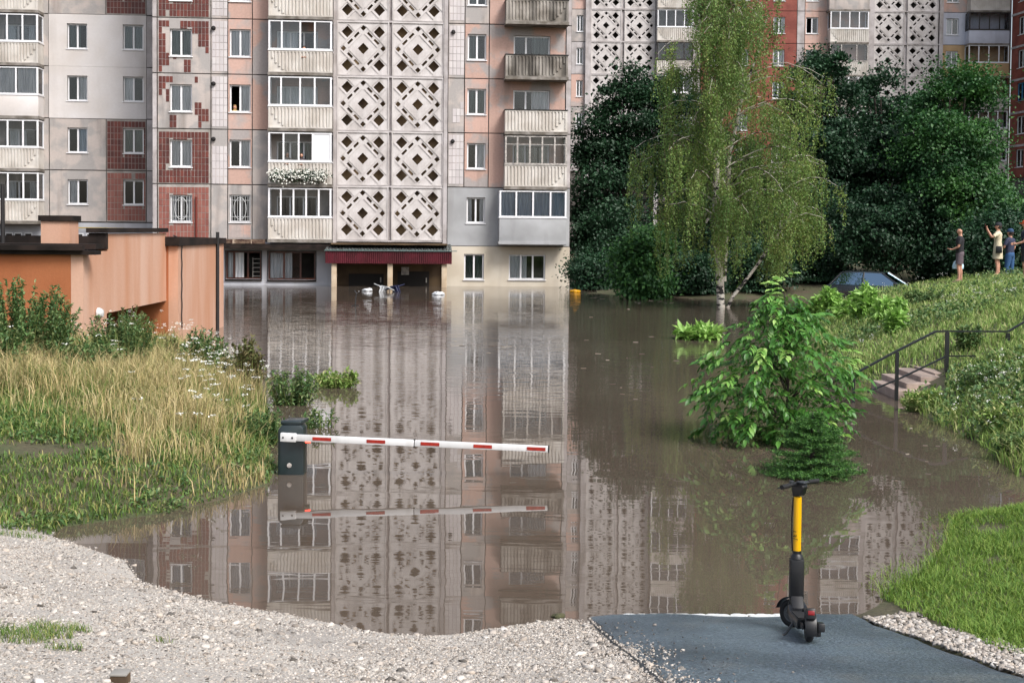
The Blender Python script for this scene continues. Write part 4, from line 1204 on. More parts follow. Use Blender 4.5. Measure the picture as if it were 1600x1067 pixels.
# ---- weeping birch
def birch():
    rg = np.random.default_rng(21)
    YT = 48.6
    b0 = at_z(1127, 480, 0)
    YT = b0.y
    root = empty('birch_tree', (b0.x, b0.y, -.3)); tag(root, 'weeping birch with white trunk and long hanging twigs in the water', 'tree')
    base = np.array((b0.x, b0.y, -.3))
    def px(u, v, dy=0.): p = at_y(u, v, YT+dy); return np.array(p)
    tp = [px(1127, 492), px(1124, 420), px(1119, 330), px(1120, 240), px(1127, 150), px(1138, 70), px(1148, 5), px(1155, -45)]
    tr = [.165, .15, .14, .125, .1, .075, .05, .015]
    tg = []
    # second stem beside it and the leaning stem
    tg.append((*tube_geo([p-base for p in tp], tr, 10), 0))
    s2 = [px(1131, 440, .1), px(1136, 330, .25), px(1140, 240, .35), px(1160, 150, .4), px(1185, 80, .5), px(1200, 20, .4)]
    tg.append((*tube_geo([p-base for p in s2], [.1, .09, .08, .06, .04, .015], 8), 0))
    s3 = [px(1136, 482), px(1146, 462), px(1170, 432), px(1195, 398), px(1215, 368), px(1232, 340), px(1246, 316)]
    tg.append((*tube_geo([p-base for p in s3], [.075, .07, .06, .055, .045, .035, .02], 8), 0))
    P0 = []; LV = []; tw = []
    def arm(p, az, ln, up, r):
        d = np.array([math.cos(az), math.sin(az), 0]); pts = []
        for t in np.linspace(0, 1, 9):
            pts.append(p+d*ln*(t-.12*t*t)+np.array([0, 0, up*ln*(t*1.6-1.45*t*t)])+rg.normal(size=3)*.03*(t > 0))
        tg.append((*tube_geo([q-base for q in pts], [max(.006, r*(1-.9*t)) for t in np.linspace(0, 1, 9)], 5), 0))
        return pts
    def strand(q, ln):
        sw = rg.normal(size=2)*.10
        n = max(5, int(ln/.042)); t = np.linspace(0, 1, n)
        S = np.stack([q[0]+sw[0]*t+.02*np.sin(7*t+rg.random()*6), q[1]+sw[1]*t, q[2]+.05*np.sin(PI*t)-ln*t], 1)
        tw.append(S[::max(1, n//6)])
        LV.append(np.repeat(S[n//8:], 2, 0))
    arms = []
    def hang(pts, n, l0, l1):
        for _ in range(n):
            t = rg.random()**.6*7.999; i = int(t); q = pts[i]*(1-t % 1)+pts[i+1]*(t % 1)+rg.normal(size=3)*np.array([.14, .14, .05])
            ln = l0+(l1-l0)*rg.random()**1.4
            ln = min(ln, max(.25, q[2]-.55-rg.random()*1.1))
            strand(q, ln)
    TP = np.array(tp)
    for i in range(80):
        t = .26+.73*(i/79); f_ = t*(len(TP)-1); j = min(int(f_), len(TP)-2); p = TP[j]*(1-f_+j)+TP[j+1]*(f_-j)
        az = rg.random()*2*PI
        reach = .45+3.5*min(1., (1.02-t)*2.3)**.75
        side = math.cos(az)
        if side > .3 and t < .62: reach *= 1.22
        pts = arm(p, az, reach*(.6+.5*rg.random()), .62-.3*(1-t)+.2*rg.random(), .045*(1.15-t))
        hang(pts, int(8+reach*6.5), .5, 1.4+2.6*(1-t))
    for i in range(14):
        f_ = 2.5+3.4*rg.random(); j = int(f_); p = np.array(s3[min(j, 5)])*(1-f_+j)+np.array(s3[min(j+1, 6)])*(f_-j)
        pts = arm(p, rg.normal()*.9, 1.0+1.7*rg.random(), .75+.3*rg.random(), .028)
        hang(pts, 17, .4, 1.9)
    for i in range(10):      # right side spray
        p = px(1180+rg.random()*70, 250+rg.random()*50, rg.normal()*.6)
        pts = arm(p, rg.normal()*.5, 1.2+1.3*rg.random(), .3+.2*rg.random(), .022); hang(pts, 18, .5, 2.0)
    P = np.concatenate(LV); P = P+rg.normal(size=P.shape)*.06; P = P[rg.random(len(P)) < .9]
    D = unit(rg.normal(size=P.shape)*.6+np.array([0, 0, -1.])); N = rand_dir(rg, len(P))
    L = .066*(.5+1.0*rg.random(len(P)))
    V, T = leaf_geo(P, D, N, L, L*.72, .1, .0)
    np_mesh('crown', V-base, [T], m_leaf_birch, parent=root)
    V, T, _ = join_geo(tg); np_mesh('trunk', V, [T], m_birch, parent=root, smooth=True)
    mb = []
    for S in tw: mb.append((*tube_geo([tuple(q) for q in S-base], .0035, 3), 0))
    V, T, _ = join_geo(mb)
    o = np_mesh('hanging_twigs', V, [T], mat('twig', C('#6b5a44'), .9), parent=root); o['kind'] = 'stuff'
birch()
# ------------------------------------------------------------------ grass, weeds, shrubs
m_gr_l = mat('rough green grass', C('#55702f'), .7, ramp=[C('#3a5a24'), C('#557530'), C('#6f8a3c'), C('#456628'), C('#8f9650'), C('#a39a62')], trans=.25)
m_gr_dry = mat('dry straw grass', C('#b39a68'), .8, ramp=[C('#a89464'), C('#c4b083'), C('#b3a06e'), C('#86864a'), C('#cdbb90'), C('#75803f')], trans=.2)
m_gr_lawn = mat('lawn grass', C('#5d7f2c'), .65, ramp=[C('#4c7325'), C('#67892f'), C('#7d963a'), C('#57802a'), C('#94a14c')], trans=.28)
m_gr_bank = mat('bank grass', C('#75943f'), .7, ramp=[C('#5b7f35'), C('#7d9a48'), C('#93ab5c'), C('#6d8f3f'), C('#a8b570'), C('#b3b07a')], trans=.3)
m_flower = mat('white petals', C('#d9d9d0'), .8)
m_weed = mat('weed leaves', C('#4a6b34'), .6, ramp=[C('#36562c'), C('#4b6c3a'), C('#5c7d45'), C('#748b55'), C('#858c5c')], trans=.25)
m_stalk = mat('stalk', C('#6f7a40'), .8)
m_brownweed = mat('dry weed leaves', C('#6b5c40'), .8, ramp=[C('#55512f'), C('#6f6340'), C('#5a6b38'), C('#7a6a4a')], trans=.15)
def cand(n, x0, x1, y0, y1, rg):
    X = rg.uniform(x0, x1, n); Y = rg.uniform(y0, y1, n); Z = height(X, Y)
    d = sdist(X, Y); P = np.stack([X, Y, Z], 1); u, v = project(P)
    return X, Y, Z, d, P, u, v
def gaus(u, v, cu, cv, su, sv): return np.exp(-((u-cu)/su)**2-((v-cv)/sv)**2)
rg = np.random.default_rng(5)
# left bank
X, Y, Z, d, P, u, v = cand(230000, -13.5, -2.3, 12.0, 33, rg)
land = (d > .0) & ~((X < -8.7) & (Y > 26.4) & (d > .2)) & (Y > 12.25+.5*(vnoise(X, Y, .9)-.5))
nz = vnoise(X, Y, .7); nz2 = vnoise(X+30, Y, 1.9)
nzh = sstep(.35, .6, vnoise(X+70, Y+5, 2.2))
dryw = np.clip(1.0*gaus(u, v, 280, 615, 150, 55)+.9*gaus(u, v, 60, 590, 110, 36)+1.1*gaus(u, v, 205, 722, 30, 30)+1.1*gaus(u, v, 392, 752, 45, 24)+.5*gaus(u, v, 330, 690, 70, 40), 0, 1)
bare = np.clip(1.3*gaus(u, v, 60, 702, 110, 11)+.9*gaus(u, v, 70, 662, 60, 8)*nz2, 0, 1)
keep = land & (rg.random(len(X)) > bare) & (rg.random(len(X)) < .35+.65*sstep(34, 13, Y))
isdry = keep & (rg.random(len(X)) < dryw*(.16+.8*nzh*(.5+.6*nz)))
isgr = keep & ~isdry
hd = (.22+.42*rg.random(isdry.sum()))*(.6+.6*nz[isdry])
hd = np.where(v[isdry] > 690, hd*.6, hd)
V, T = blades(P[isdry], hd, .0075+.006*rg.random(isdry.sum()), .55, 1, 1.)
o = np_mesh('dry_grass', V, [T], m_gr_dry); tag(o, 'tall straw coloured dry grass on the left bank', 'grass', kind='stuff')
n_ = isgr.sum()
hg = (.05+.13*rg.random(n_))*(.62+1.2*sstep(735, 610, v[isgr]))*(.4+1.1*nz[isgr]*(.4+nz2[isgr]))
V, T = blades(P[isgr], hg, .010+.008*rg.random(n_), .8, 2, 1.)
o = np_mesh('green_grass', V, [T], m_gr_l); tag(o, 'rough green grass growing over the left bank', 'grass', kind='stuff')
# creeping broad leaved plants in the short grass
lw = np.where(land & (v > 640) & (rg.random(len(X)) < .10*sstep(.4, .62, vnoise(X+11, Y+4, 1.1))))[0]
k = np.repeat(lw, 5)
Q = P[k]+np.stack([rg.normal(size=len(k))*.03, rg.normal(size=len(k))*.03, .015+.05*rg.random(len(k))], 1)
V, T = leaf_geo(Q, rand_dir(rg, len(k))+[0, 0, .2], rand_dir(rg, len(k))*.5+[0, 0, 1.], .045+.03*rg.random(len(k)), .032, .1, .2)
o = np_mesh('creeping_weeds', V, [T], m_weed); tag(o, 'creeping leafy weeds in the short grass of the left bank', 'weeds', kind='stuff')
# wildflowers: thin stalks with flat white heads
sel = np.where(land & (rg.random(len(X)) < .011*np.clip(gaus(u, v, 330, 620, 90, 60)+.8*gaus(u, v, 395, 650, 45, 60)+.45*gaus(u, v, 180, 560, 120, 30)+.3*gaus(u, v, 320, 700, 50, 30), 0, 1)))[0][:170]
parts = []
hs_ = .45+.4*rg.random(len(sel))
V, T = blades(P[sel], hs_, np.full(len(sel), .008), .12, 3, .2); parts.append((V, T, 0))
for q in range(14):
    r = .06*np.sqrt(rg.random(len(sel))); a = rg.random(len(sel))*2*PI
    C0 = P[sel]+np.stack([r*np.cos(a), r*np.sin(a), hs_*.97+.02*rg.random(len(sel))], 1)
    D = rand_dir(rg, len(sel)); D[:, 2] *= .3
    V, T = leaf_geo(C0, D, np.tile([0, 0, 1.], (len(sel), 1))+rg.normal(size=(len(sel), 3))*.3, .026, .024, 0.); parts.append((V, T, 1))
V, T, M = join_geo(parts)
o = np_mesh('wildflowers', V, [T], [m_stalk, m_flower], M); tag(o, 'white umbel wildflowers among the dry grass', 'wildflowers', kind='stuff')
# short lawn right of the path
X, Y, Z, d, P, u, v = cand(190000, 2.2, 9.5, 6, 13.7, rg)
ex = edge_x(RIGHT_PATH, Y)
ok = (d > -.35) & (X > ex+.26+.2*vnoise(Y, X, 1.6)) & ~((Y > 13.6) | (d < -.05) & (rg.random(len(X)) < .86))
ok &= rg.random(len(X)) > .8*sstep(.70, .86, vnoise(X, Y, 2.3))
Pz_ = P[ok]; Pz_[:, 2] = np.maximum(Pz_[:, 2], -.06)
n_ = ok.sum(); hl = (.035+.05*rg.random(n_))*(.6+.8*vnoise(X[ok], Y[ok], 1.5))+.05*(d[ok] < 0)
V, T = blades(Pz_, hl, .005+.004*rg.random(n_), .9, 4, 1.)
o = np_mesh('lawn', V, [T], m_gr_lawn); tag(o, 'short green lawn sloping to the water beside the path', 'grass', kind='stuff')
# right bank
X, Y, Z, d, P, u, v = cand(330000, 4.5, 27, 14.3, 54, rg)
stair = (u > 1398) & (u < 1478) & (v > 578) & (v < 616)
ok = (d > -.05) & (u < 1800) & ~stair & (rg.random(len(X)) < .25+.75*sstep(50, 16, Y))
n_ = ok.sum(); nzb = vnoise(X[ok], Y[ok], .8); nzc = vnoise(X[ok]+7, Y[ok]+3, .35)
hb_ = (.09+.15*rg.random(n_))*(.45+1.0*nzb)*(.8+.5*nzc)
V, T = blades(P[ok], hb_, .014+.012*rg.random(n_), .8, 6, 1.)
o = np_mesh('bank_grass', V, [T], m_gr_bank); tag(o, 'bright uncut grass covering the right bank', 'grass', kind='stuff')
# low broad leaved weeds and white flowers through the bank grass
ww = np.where(ok)[0]; ww = ww[rg.random(len(ww)) < .085*sstep(.42, .7, vnoise(X[ww]+50, Y[ww], .55))]
k = np.repeat(ww, 7)
Q = P[k]+np.stack([rg.normal(size=len(k))*.05, rg.normal(size=len(k))*.05, .04+.2*rg.random(len(k))], 1)
V, T = leaf_geo(Q, rand_dir(rg, len(k))+[0, 0, .1], rand_dir(rg, len(k))*.5+[0, 0, 1.], .09, .055, .1, .2)
o = np_mesh('bank_weeds', V, [T], m_weed); tag(o, 'low broad leaved weeds through the bank grass', 'weeds', kind='stuff')
ww = np.where(ok)[0]; ww = ww[rg.random(len(ww)) < .022*sstep(.5, .75, vnoise(X[ww]+20, Y[ww]+11, .5))]
k = np.repeat(ww, 8)
Q = P[k]+np.stack([rg.normal(size=len(k))*.03, rg.normal(size=len(k))*.03, .24+.05*rg.random(len(k))], 1)
V, T = leaf_geo(Q, rand_dir(rg, len(k)), rand_dir(rg, len(k))*.4+[0, 0, 1.], .022, .02, 0.)
o = np_mesh('bank_flowers', V, [T], m_flower); tag(o, 'tiny white flowers dotted over the right bank', 'wildflowers', kind='stuff')
# tufts on the gravel
tufts = []
for (cu, cv, r, n_) in ((40, 992, .24, 420), (95, 985, .16, 200), (15, 1000, .2, 240), (100, 1015, .1, 80), (255, 1004, .05, 25), (30, 838, .2, 120)):
    c = ground_hit(cu, cv); a = rg.random(n_)*2*PI; r_ = r*np.sqrt(rg.random(n_))
    X = c.x+r_*np.cos(a)*1.3; Y = c.y+r_*np.sin(a)*.6; tufts.append(np.stack([X, Y, height(X, Y)], 1))
Pt = np.concatenate(tufts)
V, T = blades(Pt, .03+.05*rg.random(len(Pt)), .004+.003*rg.random(len(Pt)), 1., 8, 1.)
o = np_mesh('gravel_grass', V, [T], m_gr_l); tag(o, 'thin grass tufts growing through the pale gravel', 'grass', kind='stuff')

def weed(name, label, u_, v_, w, h, n, m, lsz=.06, seed=0, group='weed bushes on the left bank', z=None, upright=.8, cat='weed'):
    rg = np.random.default_rng(seed)
    b = ground_hit(u_, v_) if z is None else at_z(u_, v_, z)
    root = empty(name, b); tag(root, label, cat, group)
    st = []; LP = []; LD = []
    for i in range(n):
        a = rg.random()*2*PI; r = w*.5*math.sqrt(rg.random())
        hh = h*(.55+.5*rg.random())*(1-.4*(r/(w*.5))**2)
        e = np.array([r*math.cos(a), r*math.sin(a)*.7, hh]); s = np.array([e[0]*.45, e[1]*.45, -.15])
        pts = [s, s*.5+e*.5+rg.normal(size=3)*.03, e]
        st.append((*tube_geo(pts, [.008, .006, .002], 4), 0))
        k = int(24+hh*70); t = .12+.88*rg.random(k)
        Q = s*(1-t[:, None])+e*t[:, None]; LP.append(Q)
        LD.append(unit(rg.normal(size=(k, 3))+np.array([0, 0, upright*.5])))
    P = np.concatenate(LP); D = np.concatenate(LD)
    L = lsz*(.6+.8*rg.random(len(P)))
    V, T = leaf_geo(P, D, rand_dir(rg, len(P))*.6+[0, 0, 1.], L, L*.42, .1, .2)
    np_mesh('foliage', V, [T], m, parent=root)
    V, T, _ = join_geo(st); np_mesh('stems', V, [T], m_stalk, parent=root)
    return root
weed('weed_bush', 'large green weed bush at the foot of the orange front wall', 38, 566, 2.0, 1.45, 150, m_weed, .07, 1)
weed('weed_bush', 'small weed bush beside the big one by the orange wall', -12, 585, 1.3, 1.1, 40, m_weed, .08, 2)
weed('weed_bush', 'seeding green weed bush below the shelter opening', 190, 566, 1.5, 1.0, 90, m_weed, .055, 3)
weed('weed_bush', 'low pale green weeds beside the shelter corner', 120, 580, 1.8, .6, 80, m_weed, .08, 9)
weed('weed_bush', 'brown seeded weed in front of the dark opening', 205, 548, .7, 1.0, 26, m_brownweed, .05, 4)
weed('weed_bush', 'brownish weed clump at the foot of the orange end wall', 262, 566, 1.1, .55, 34, m_brownweed, .055, 5)
weed('weed_bush', 'dark leafy bush in front of the black drain pipe', 318, 584, 1.1, .85, 80, m_weed, .07, 6)
weed('weed_bush', 'narrow upright weed standing at the water edge', 380, 616, .8, 1.05, 60, m_brownweed, .075, 7, upright=1.6)
weed('weed_bush', 'fresh green weed clump rising out of the water', 522, 604, 1.0, .38, 34, m_gr_bank, .09, 8, z=0)
weed('weed_bush', 'thin green weeds behind the barrier cabinet', 455, 632, 1.0, .7, 40, m_weed, .07, 10, z=0)
weed('weed_bush', 'leafy white flowering weed beside the barrier cabinet', 405, 690, .8, .55, 44, m_weed, .06, 11)
weed('weed_bush', 'sparse half drowned weeds under the boom beside the cabinet', 495, 668, .7, .35, 18, m_weed, .06, 12, z=0)
GR = 'weed clumps on the right bank'
weed('weed_bush', 'weed clump beside the lower steps', 1440, 640, .8, .42, 34, m_gr_bank, .08, 20, group=GR)
weed('weed_bush', 'dark weed clump hanging over the water by the lawn inlet', 1588, 708, .7, .32, 34, m_weed, .07, 21, group=GR)
weed('weed_bush', 'weed clump uphill from the dark one over the inlet', 1570, 668, .8, .4, 34, m_gr_bank, .07, 22, group=GR)
weed('weed_bush', 'leafy weed under the flat handrail', 1512, 548, .5, .65, 22, m_weed, .11, 23, group=GR)
weed('weed_bush', 'dark weed patch between the onlookers and the car', 1455, 470, 1.6, .35, 40, m_weed, .1, 24, group=GR)
weed('weed_bush', 'weed clump uphill of the concrete steps under the rail', 1545, 600, .9, .35, 34, m_weed, .07, 25, group=GR)
# pale saplings on the bank crest
m_sap = mat('sapling leaves', C('#84ad4e'), .5, ramp=[C('#74a142'), C('#8fba5c'), C('#a6c871'), C('#69983c')], trans=.3)
for i, (u_, v_, w, h, n, lb) in enumerate(((1292, 496, .95, 1.0, 26, 'tallest pale sapling where the bank crest meets the water'), (1322, 498, .6, .5, 14, 'short pale sapling beside the tallest one on the bank crest'),
                                (1352, 500, .9, .95, 20, 'pale sapling in front of the blue car windscreen'), (1392, 500, .8, .65, 18, 'broad pale sapling at the foot of the sunk car'),
                                (1402, 520, .45, .6, 12, 'small pale sapling standing alone on the open slope'), (1268, 505, .6, .6, 14, 'pale sapling at the water edge behind the walnut shrub'))):
    weed('sapling', lb, u_, v_, w, h, n, m_sap, .22, 60+i, group='pale saplings on the bank crest', cat='sapling')
weed('sapling', 'yellow green drowned sapling with only its top leaves above water', 1092, 530, 1.35, .34, 34, m_sap, .26, 71, group=None, z=0, cat='sapling')

# ---- walnut shrub of separate drooping compound leaves
def walnut():
    rg = np.random.default_rng(33)
    b = at_z(1228, 688, 0); root = empty('walnut_shrub', (b.x, b.y, -.4)); tag(root, 'green walnut shrub with long drooping leaves standing in the water', 'shrub')
    base = np.array((b.x, b.y, -.4)); Yb = b.y
    m = mat('walnut leaves', C('#4a7a34'), .42, ramp=[C('#356427'), C('#4b7f33'), C('#5f9240'), C('#3f7030'), C('#7aa850')], trans=.3, ovar=.18)
    m_top = m_sap
    vs = []
    for k in range(6):
        parts = []; n = 3+k % 3
        pts = [np.array([0, t*.34, .07*math.sin(t*2.2)-.20*t*t]) for t in np.linspace(0, 1, 6)]
        parts.append((*tube_geo(pts, [.004, .0035, .003, .003, .002, .001], 3), 1))
        LP = []; LD = []
        for i in range(n):
            t = .3+.62*i/(n-1); q = np.array([0, t*.34, .07*math.sin(t*2.2)-.20*t*t])
            for s in (-1, 1): LP.append(q); LD.append([s*.85, .55, -.28-.3*rg.random()])
        LP.append(pts[-1]); LD.append([0, .8, -.75])
        LP = np.array(LP); LD = np.array(LD, float)+rg.normal(size=(len(LP), 3))*.12
        L = .155*(.75+.5*rg.random(len(LP)))
        # leaflet: two rows so that it curls
        D = unit(LD); N = np.tile([0, 0, 1.], (len(LP), 1))+rg.normal(size=LP.shape)*.15; S = unit(np.cross(D, N)); N = np.cross(S, D)
        ring = []
        for (f, w, dz) in ((0, .02, 0), (.3, .2, .02), (.65, .2, -.03), (1., .01, -.16)):
            c = LP+D*(L*f)[:, None]+N*(L*dz)[:, None]
            ring += [c-S*(L*w)[:, None]+N*(L*w*.35)[:, None], c, c+S*(L*w)[:, None]+N*(L*w*.35)[:, None]]
        V = np.stack(ring, 1).reshape(-1, 3); i = np.arange(len(LP))[:, None]*12
        T = np.concatenate([i+[r*3+c, r*3+c+1, r*3+c+4] for r in range(3) for c in range(2)]+[i+[r*3+c, r*3+c+4, r*3+c+3] for r in range(3) for c in range(2)])
        parts.append((V, T, 0)); vs.append(join_geo(parts))
    meshes = []
    def put(p, az, tilt, s, k, top=False):
        key = k*2+int(top)
        while len(meshes) <= 12: meshes.append(None)
        if meshes[key] is None:
            V, T, M = vs[k]; o = np_mesh('leaf', V, [T], [m_top if top else m, m_stalk], M, parent=root, smooth=True); meshes[key] = o.data
        else: o = link('leaf', meshes[key], root)
        o.location = p-base; o.rotation_euler = (tilt, rg.normal()*.2, az-PI/2); o.scale = (s, s, s)
    st = []
    def px(u, v, dy=0.): return np.array(at_y(u, v, Yb+dy))
    main = [np.array([b.x, b.y, -.5]), px(1230, 640), px(1233, 560), px(1229, 500), px(1224, 440)]
    st.append((*tube_geo([p-base for p in main], [.022, .02, .016, .011, .005], 6), 0))
    for z in range(9):
        p = px(1224+rg.normal()*2, 437+z*7); put(p, rg.random()*2*PI, .9-.1*z, .55+.05*z, z % 6, z < 6)
    def outline(v):   # half width of the shrub in pixels against height
        return np.interp(v, [440, 480, 520, 560, 600, 640, 670, 690], [14, 45, 85, 118, 130, 125, 118, 90])
    n = 300
    for i in range(n):
        v = 462+226*rg.random()**.75; hw = outline(v); r = rg.random()**.5; az = rg.random()*2*PI
        du = math.cos(az)*r*hw; dy = math.sin(az)*r*hw/115
        p = px(1222+du-(8 if v > 560 else 0), v, dy); p[2] = max(p[2], .04)
        put(p-np.array([math.cos(az), math.sin(az), 0])*.12, az+rg.normal()*.35, .25*rg.normal()+.15, .55+.38*rg.random(), i % 6, rg.random() < .10)
        if i % 8 == 0:
            a = px(1230, min(680, v+55)); st.append((*tube_geo([a-base, (a+p)/2-base+np.array([0, 0, .05]), p-base], [.011, .008, .004], 4), 0))
    # the small inner leaves
    allp = []
    for i in range(420):
        v = 470+215*rg.random()**.7; hw = outline(v)*.95; r = rg.random()**.6; az = rg.random()*2*PI
        p = px(1220+math.cos(az)*r*hw, v, math.sin(az)*r*hw/115); p[2] = max(p[2], .03)
        V, T, M = vs[i % 6]; a = rg.random()*2*PI; s = .42+.25*rg.random()
        Rz = np.array(Matrix.Rotation(a, 3, 'Z') @ Matrix.Rotation(rg.normal()*.3, 3, 'X'))
        allp.append((V @ Rz.T*s+(p-base), T, M))
    o_ = 0; VV = []; TT = []; MM = []
    for (V, T, M) in allp: VV.append(V); TT.append(T+o_); MM.append(M); o_ += len(V)
    np_mesh('inner_foliage', np.concatenate(VV), [np.concatenate(TT)], [m, m_stalk], np.concatenate(MM), parent=root, smooth=True)['kind'] = 'stuff'
    V, T, _ = join_geo(st); np_mesh('stem', V, [T], m_bark, parent=root, smooth=True)
walnut()
# ---- little spruce
def spruce():
    rg = np.random.default_rng(44); b = at_z(1268, 742, 0)
    root = empty('spruce_sapling', (b.x, b.y, -.3)); tag(root, 'small dark spruce rising from the water below the walnut shrub', 'shrub')
    m = mat('spruce needles', C('#2f5226'), .6, ramp=[C('#2b4f24'), C('#3a662c'), C('#4d7d36'), C('#6a9644')], trans=.15)
    H_, Wd = 1.1, .56
    br = []; NP = []; ND = []
    br.append((*tube_geo([(0, 0, 0), (0, 0, H_*.6), (0, 0, H_)], [.03, .02, .005], 6), 0))
    for i in range(190):
        z = .27+(H_-.3)*rg.random()**1.25; r = Wd*(1-(z-.27)/(H_-.25))**.8*(.75+.35*rg.random())+.06
        az = rg.random()*2*PI; d = np.array([math.cos(az), math.sin(az), 0])
        pts = [np.array([0, 0, z-.03])+d*r*t+np.array([0, 0, r*(.28*t-.12*t*t)]) for t in np.linspace(0, 1, 5)]
        br.append((*tube_geo(pts, [.006, .005, .004, .003, .002], 3), 0))
        for s in range(3 if r > .2 else 1):
            t0 = .35+.25*s; o = pts[0]*(1-t0)+pts[-1]*t0; side = np.array([-d[1], d[0], 0])*(1 if rg.random() < .5 else -1)
            e = o+(d*.7+side*.7)*r*.35+np.array([0, 0, .02]); seg = [(o, e)]
            for (a, c) in seg:
                k = 40; t = rg.random(k); NP.append(a*(1-t[:, None])+c*t[:, None]); ND.append(unit((c-a)[None]/max(np.linalg.norm(c-a), 1e-6)*.7+rand_dir(rg, k)))
        k = 130; t = rg.random(k)*.9+.1; q = t*4; j = np.minimum(q.astype(int), 3); PT = np.array(pts)
        NP.append(PT[j]*(1-(q-j))[:, None]+PT[j+1]*(q-j)[:, None]); ND.append(unit(d[None]*.7+rand_dir(rg, k)+[0, 0, .15]))
    P = np.concatenate(NP); D = np.concatenate(ND)
    V, T = leaf_geo(P, D, rand_dir(rg, len(P)), .036, .008, 0.)
    np_mesh('foliage', V, [T], m, parent=root)
    V, T, _ = join_geo(br); np_mesh('stem', V, [T], m_bark, parent=root)
spruce()
# ------------------------------------------------------------------ barrier
m_cab = mat('dark green painted steel', C('#1d2a2c'), .35, C('#182325'), 3., coat=.3)
m_wp = mat('white painted aluminium', C('#d4d4d4'), .35, dirt=C('#9a9690'), damt=.4, dscale=6.)
m_refl = mat('red reflector', C('#a32a1c'), .4, C('#8a2015'), 20.)
m_black = mat('black plastic', C('#131416'), .45)
m_rubber = mat('rubber', C('#0e0e0f'), .75)
bp = at_z(457, 742, 0)
YBR = bp.y
bar = empty('parking_barrier', (bp.x, bp.y, 0)); tag(bar, 'parking barrier with dark cabinet and white red striped boom half under water', 'barrier')
lx = lambda u: at_y(u, 700, YBR).x-bp.x
lz = lambda u, v: at_y(u, v, YBR).z
c0, c1 = lx(434), lx(474); ct = lz(455, 664)
mb = MB(); mb.prism([(c0, -.8), (c1, -.8), (c1, ct-.05), (c1-.04, ct), (c0+.05, ct), (c0, ct-.06)], 0, .30, 'y')
cab = mb.obj('cabinet', m_cab, bar, bevel=.012)
mb = MB(); mb.prism([(c0+.03, 0.0), (c1-.03, 0.0), (c1+.02, .30), (c0+.08, .30)], ct+.002, ct+.05, 'z'); mb.obj('lid', m_cab, bar, bevel=.015)
mb = MB(); mb.lathe([(.0005, -.012), (.026, -.01), (.03, 0.)], 16, M=Matrix.Translation((lx(452), -.003, lz(452, 727))) @ Matrix.Rotation(PI/2, 4, 'X') @ Matrix.Diagonal((1, 1, -1, 1)))
mb.obj('lock', m_frame_old, cab, smooth=True)
mb = MB(); mb.box(c1+.002, c1+.06, .02, .12, lz(477, 693), lz(477, 684)+.01); mb.obj('bracket', mat('green bracket', C('#2c5a47'), .5), bar)
# boom, slightly drooping
p0 = Vector((lx(440), -.09, lz(440, 681))); p1 = Vector((lx(856), -.09, lz(856, 700)))
ang = math.atan2(p1.z-p0.z, p1.x-p0.x); LB = (p1-p0).length
Mb = Matrix.Translation(p0) @ Matrix.Rotation(-ang, 4, 'Y')
t_mid = (lx(648)-lx(440))/(lx(856)-lx(440))
bm_ = MB()
bm_.box(.10, LB*t_mid-.004, 0, .045, -.04, .04, M=Mb); boom = bm_.obj('boom', m_wp, bar, bevel=.006)
bm_ = MB(); bm_.box(LB*t_mid+.004, LB, .001, .044, -.038, .038, M=Mb); bm_.obj('boom', m_wp, bar, bevel=.006)
bm_ = MB(); bm_.box(LB*t_mid-.012, LB*t_mid+.012, .006, .040, -.05, .045, M=Mb); bm_.obj('boom_joint', m_black, bar)
bm_ = MB(); bm_.box(0, .19, -.012, .05, -.052, .052, M=Mb); cl_ = bm_.obj('boom_clamp', m_wp, bar, bevel=.008)
for x in (.035, .145):
    q = MB(); q.lathe([(.0005, -.008), (.011, -.006), (.012, 0)], 10, M=Mb @ Matrix.Translation((x, -.0125, 0)) @ Matrix.Rotation(PI/2, 4, 'X') @ Matrix.Diagonal((1, 1, -1, 1))); q.obj('bolt', m_black, cl_, smooth=True)
bm_ = MB(); bm_.box(LB-.0, LB+.015, -.003, .048, -.043, .043, M=Mb); bm_.obj('end_cap', m_black, bar, bevel=.004)
bm_ = MB(); bm_.tube([(c0+.17, -.03, p0.z), (c0+.17, .03, p0.z)], .05, 14); bm_.obj('shaft', m_black, bar, smooth=True)
for (a, b) in ((490, 519), (574, 603), (658, 687), (740, 769), (823, 852)):
    xa = (lx(a)-lx(440))/(lx(856)-lx(440))*LB; xb_ = (lx(b)-lx(440))/(lx(856)-lx(440))*LB
    q = MB(); q.box(xa, xb_, -.004, -.0005, -.02, .02, M=Mb); q.obj('reflector', m_refl, bar)
q = MB(); q.box(.30, .36, .01, .035, -.052, -.041, M=Mb); q.obj('warning_light', mat('red led', C('#d01a10'), .4, emit=(1., .05, .03), estr=5.), bar)

# ------------------------------------------------------------------ electric scooter
m_yel = mat('yellow paint', C('#e0a800'), .32, C('#d39c00'), 4., coat=.2, dirt=C('#a87d10'), damt=.25, dscale=5.)
m_blk = mat('black scooter body', C('#0b0c0e'), .42, C('#141518'), 5., dirt=C('#2c2925'), damt=.3, dscale=6., dstretch=(1, 1, 1))
m_gunm = mat('grey metal', C('#4a4d50'), .35, metallic=.6)
m_led = mat('red lens', C('#7a0e12'), .2)
ry = None
d_ = ray(1264, 1003)
best = None
for Yt in np.linspace(6, 10, 800):
    t = Yt/d_.y; z = EYE+d_.z*t
    if z <= path_z(d_.x*t, Yt): best = (d_.x*t, Yt, z); break
RW = Vector(best)
fw_xy = (RW.x-.01, RW.y+.84); zf_ = path_z(*fw_xy)
pit = math.atan2(zf_-RW.z, .84)
sc = empty('electric_scooter', RW); tag(sc, 'yellow and black electric scooter parked on the wet asphalt', 'scooter')
sc.rotation_euler = (pit, R(0), R(-6)); sc.scale = (.9, .9, .88)
WRAD = .115
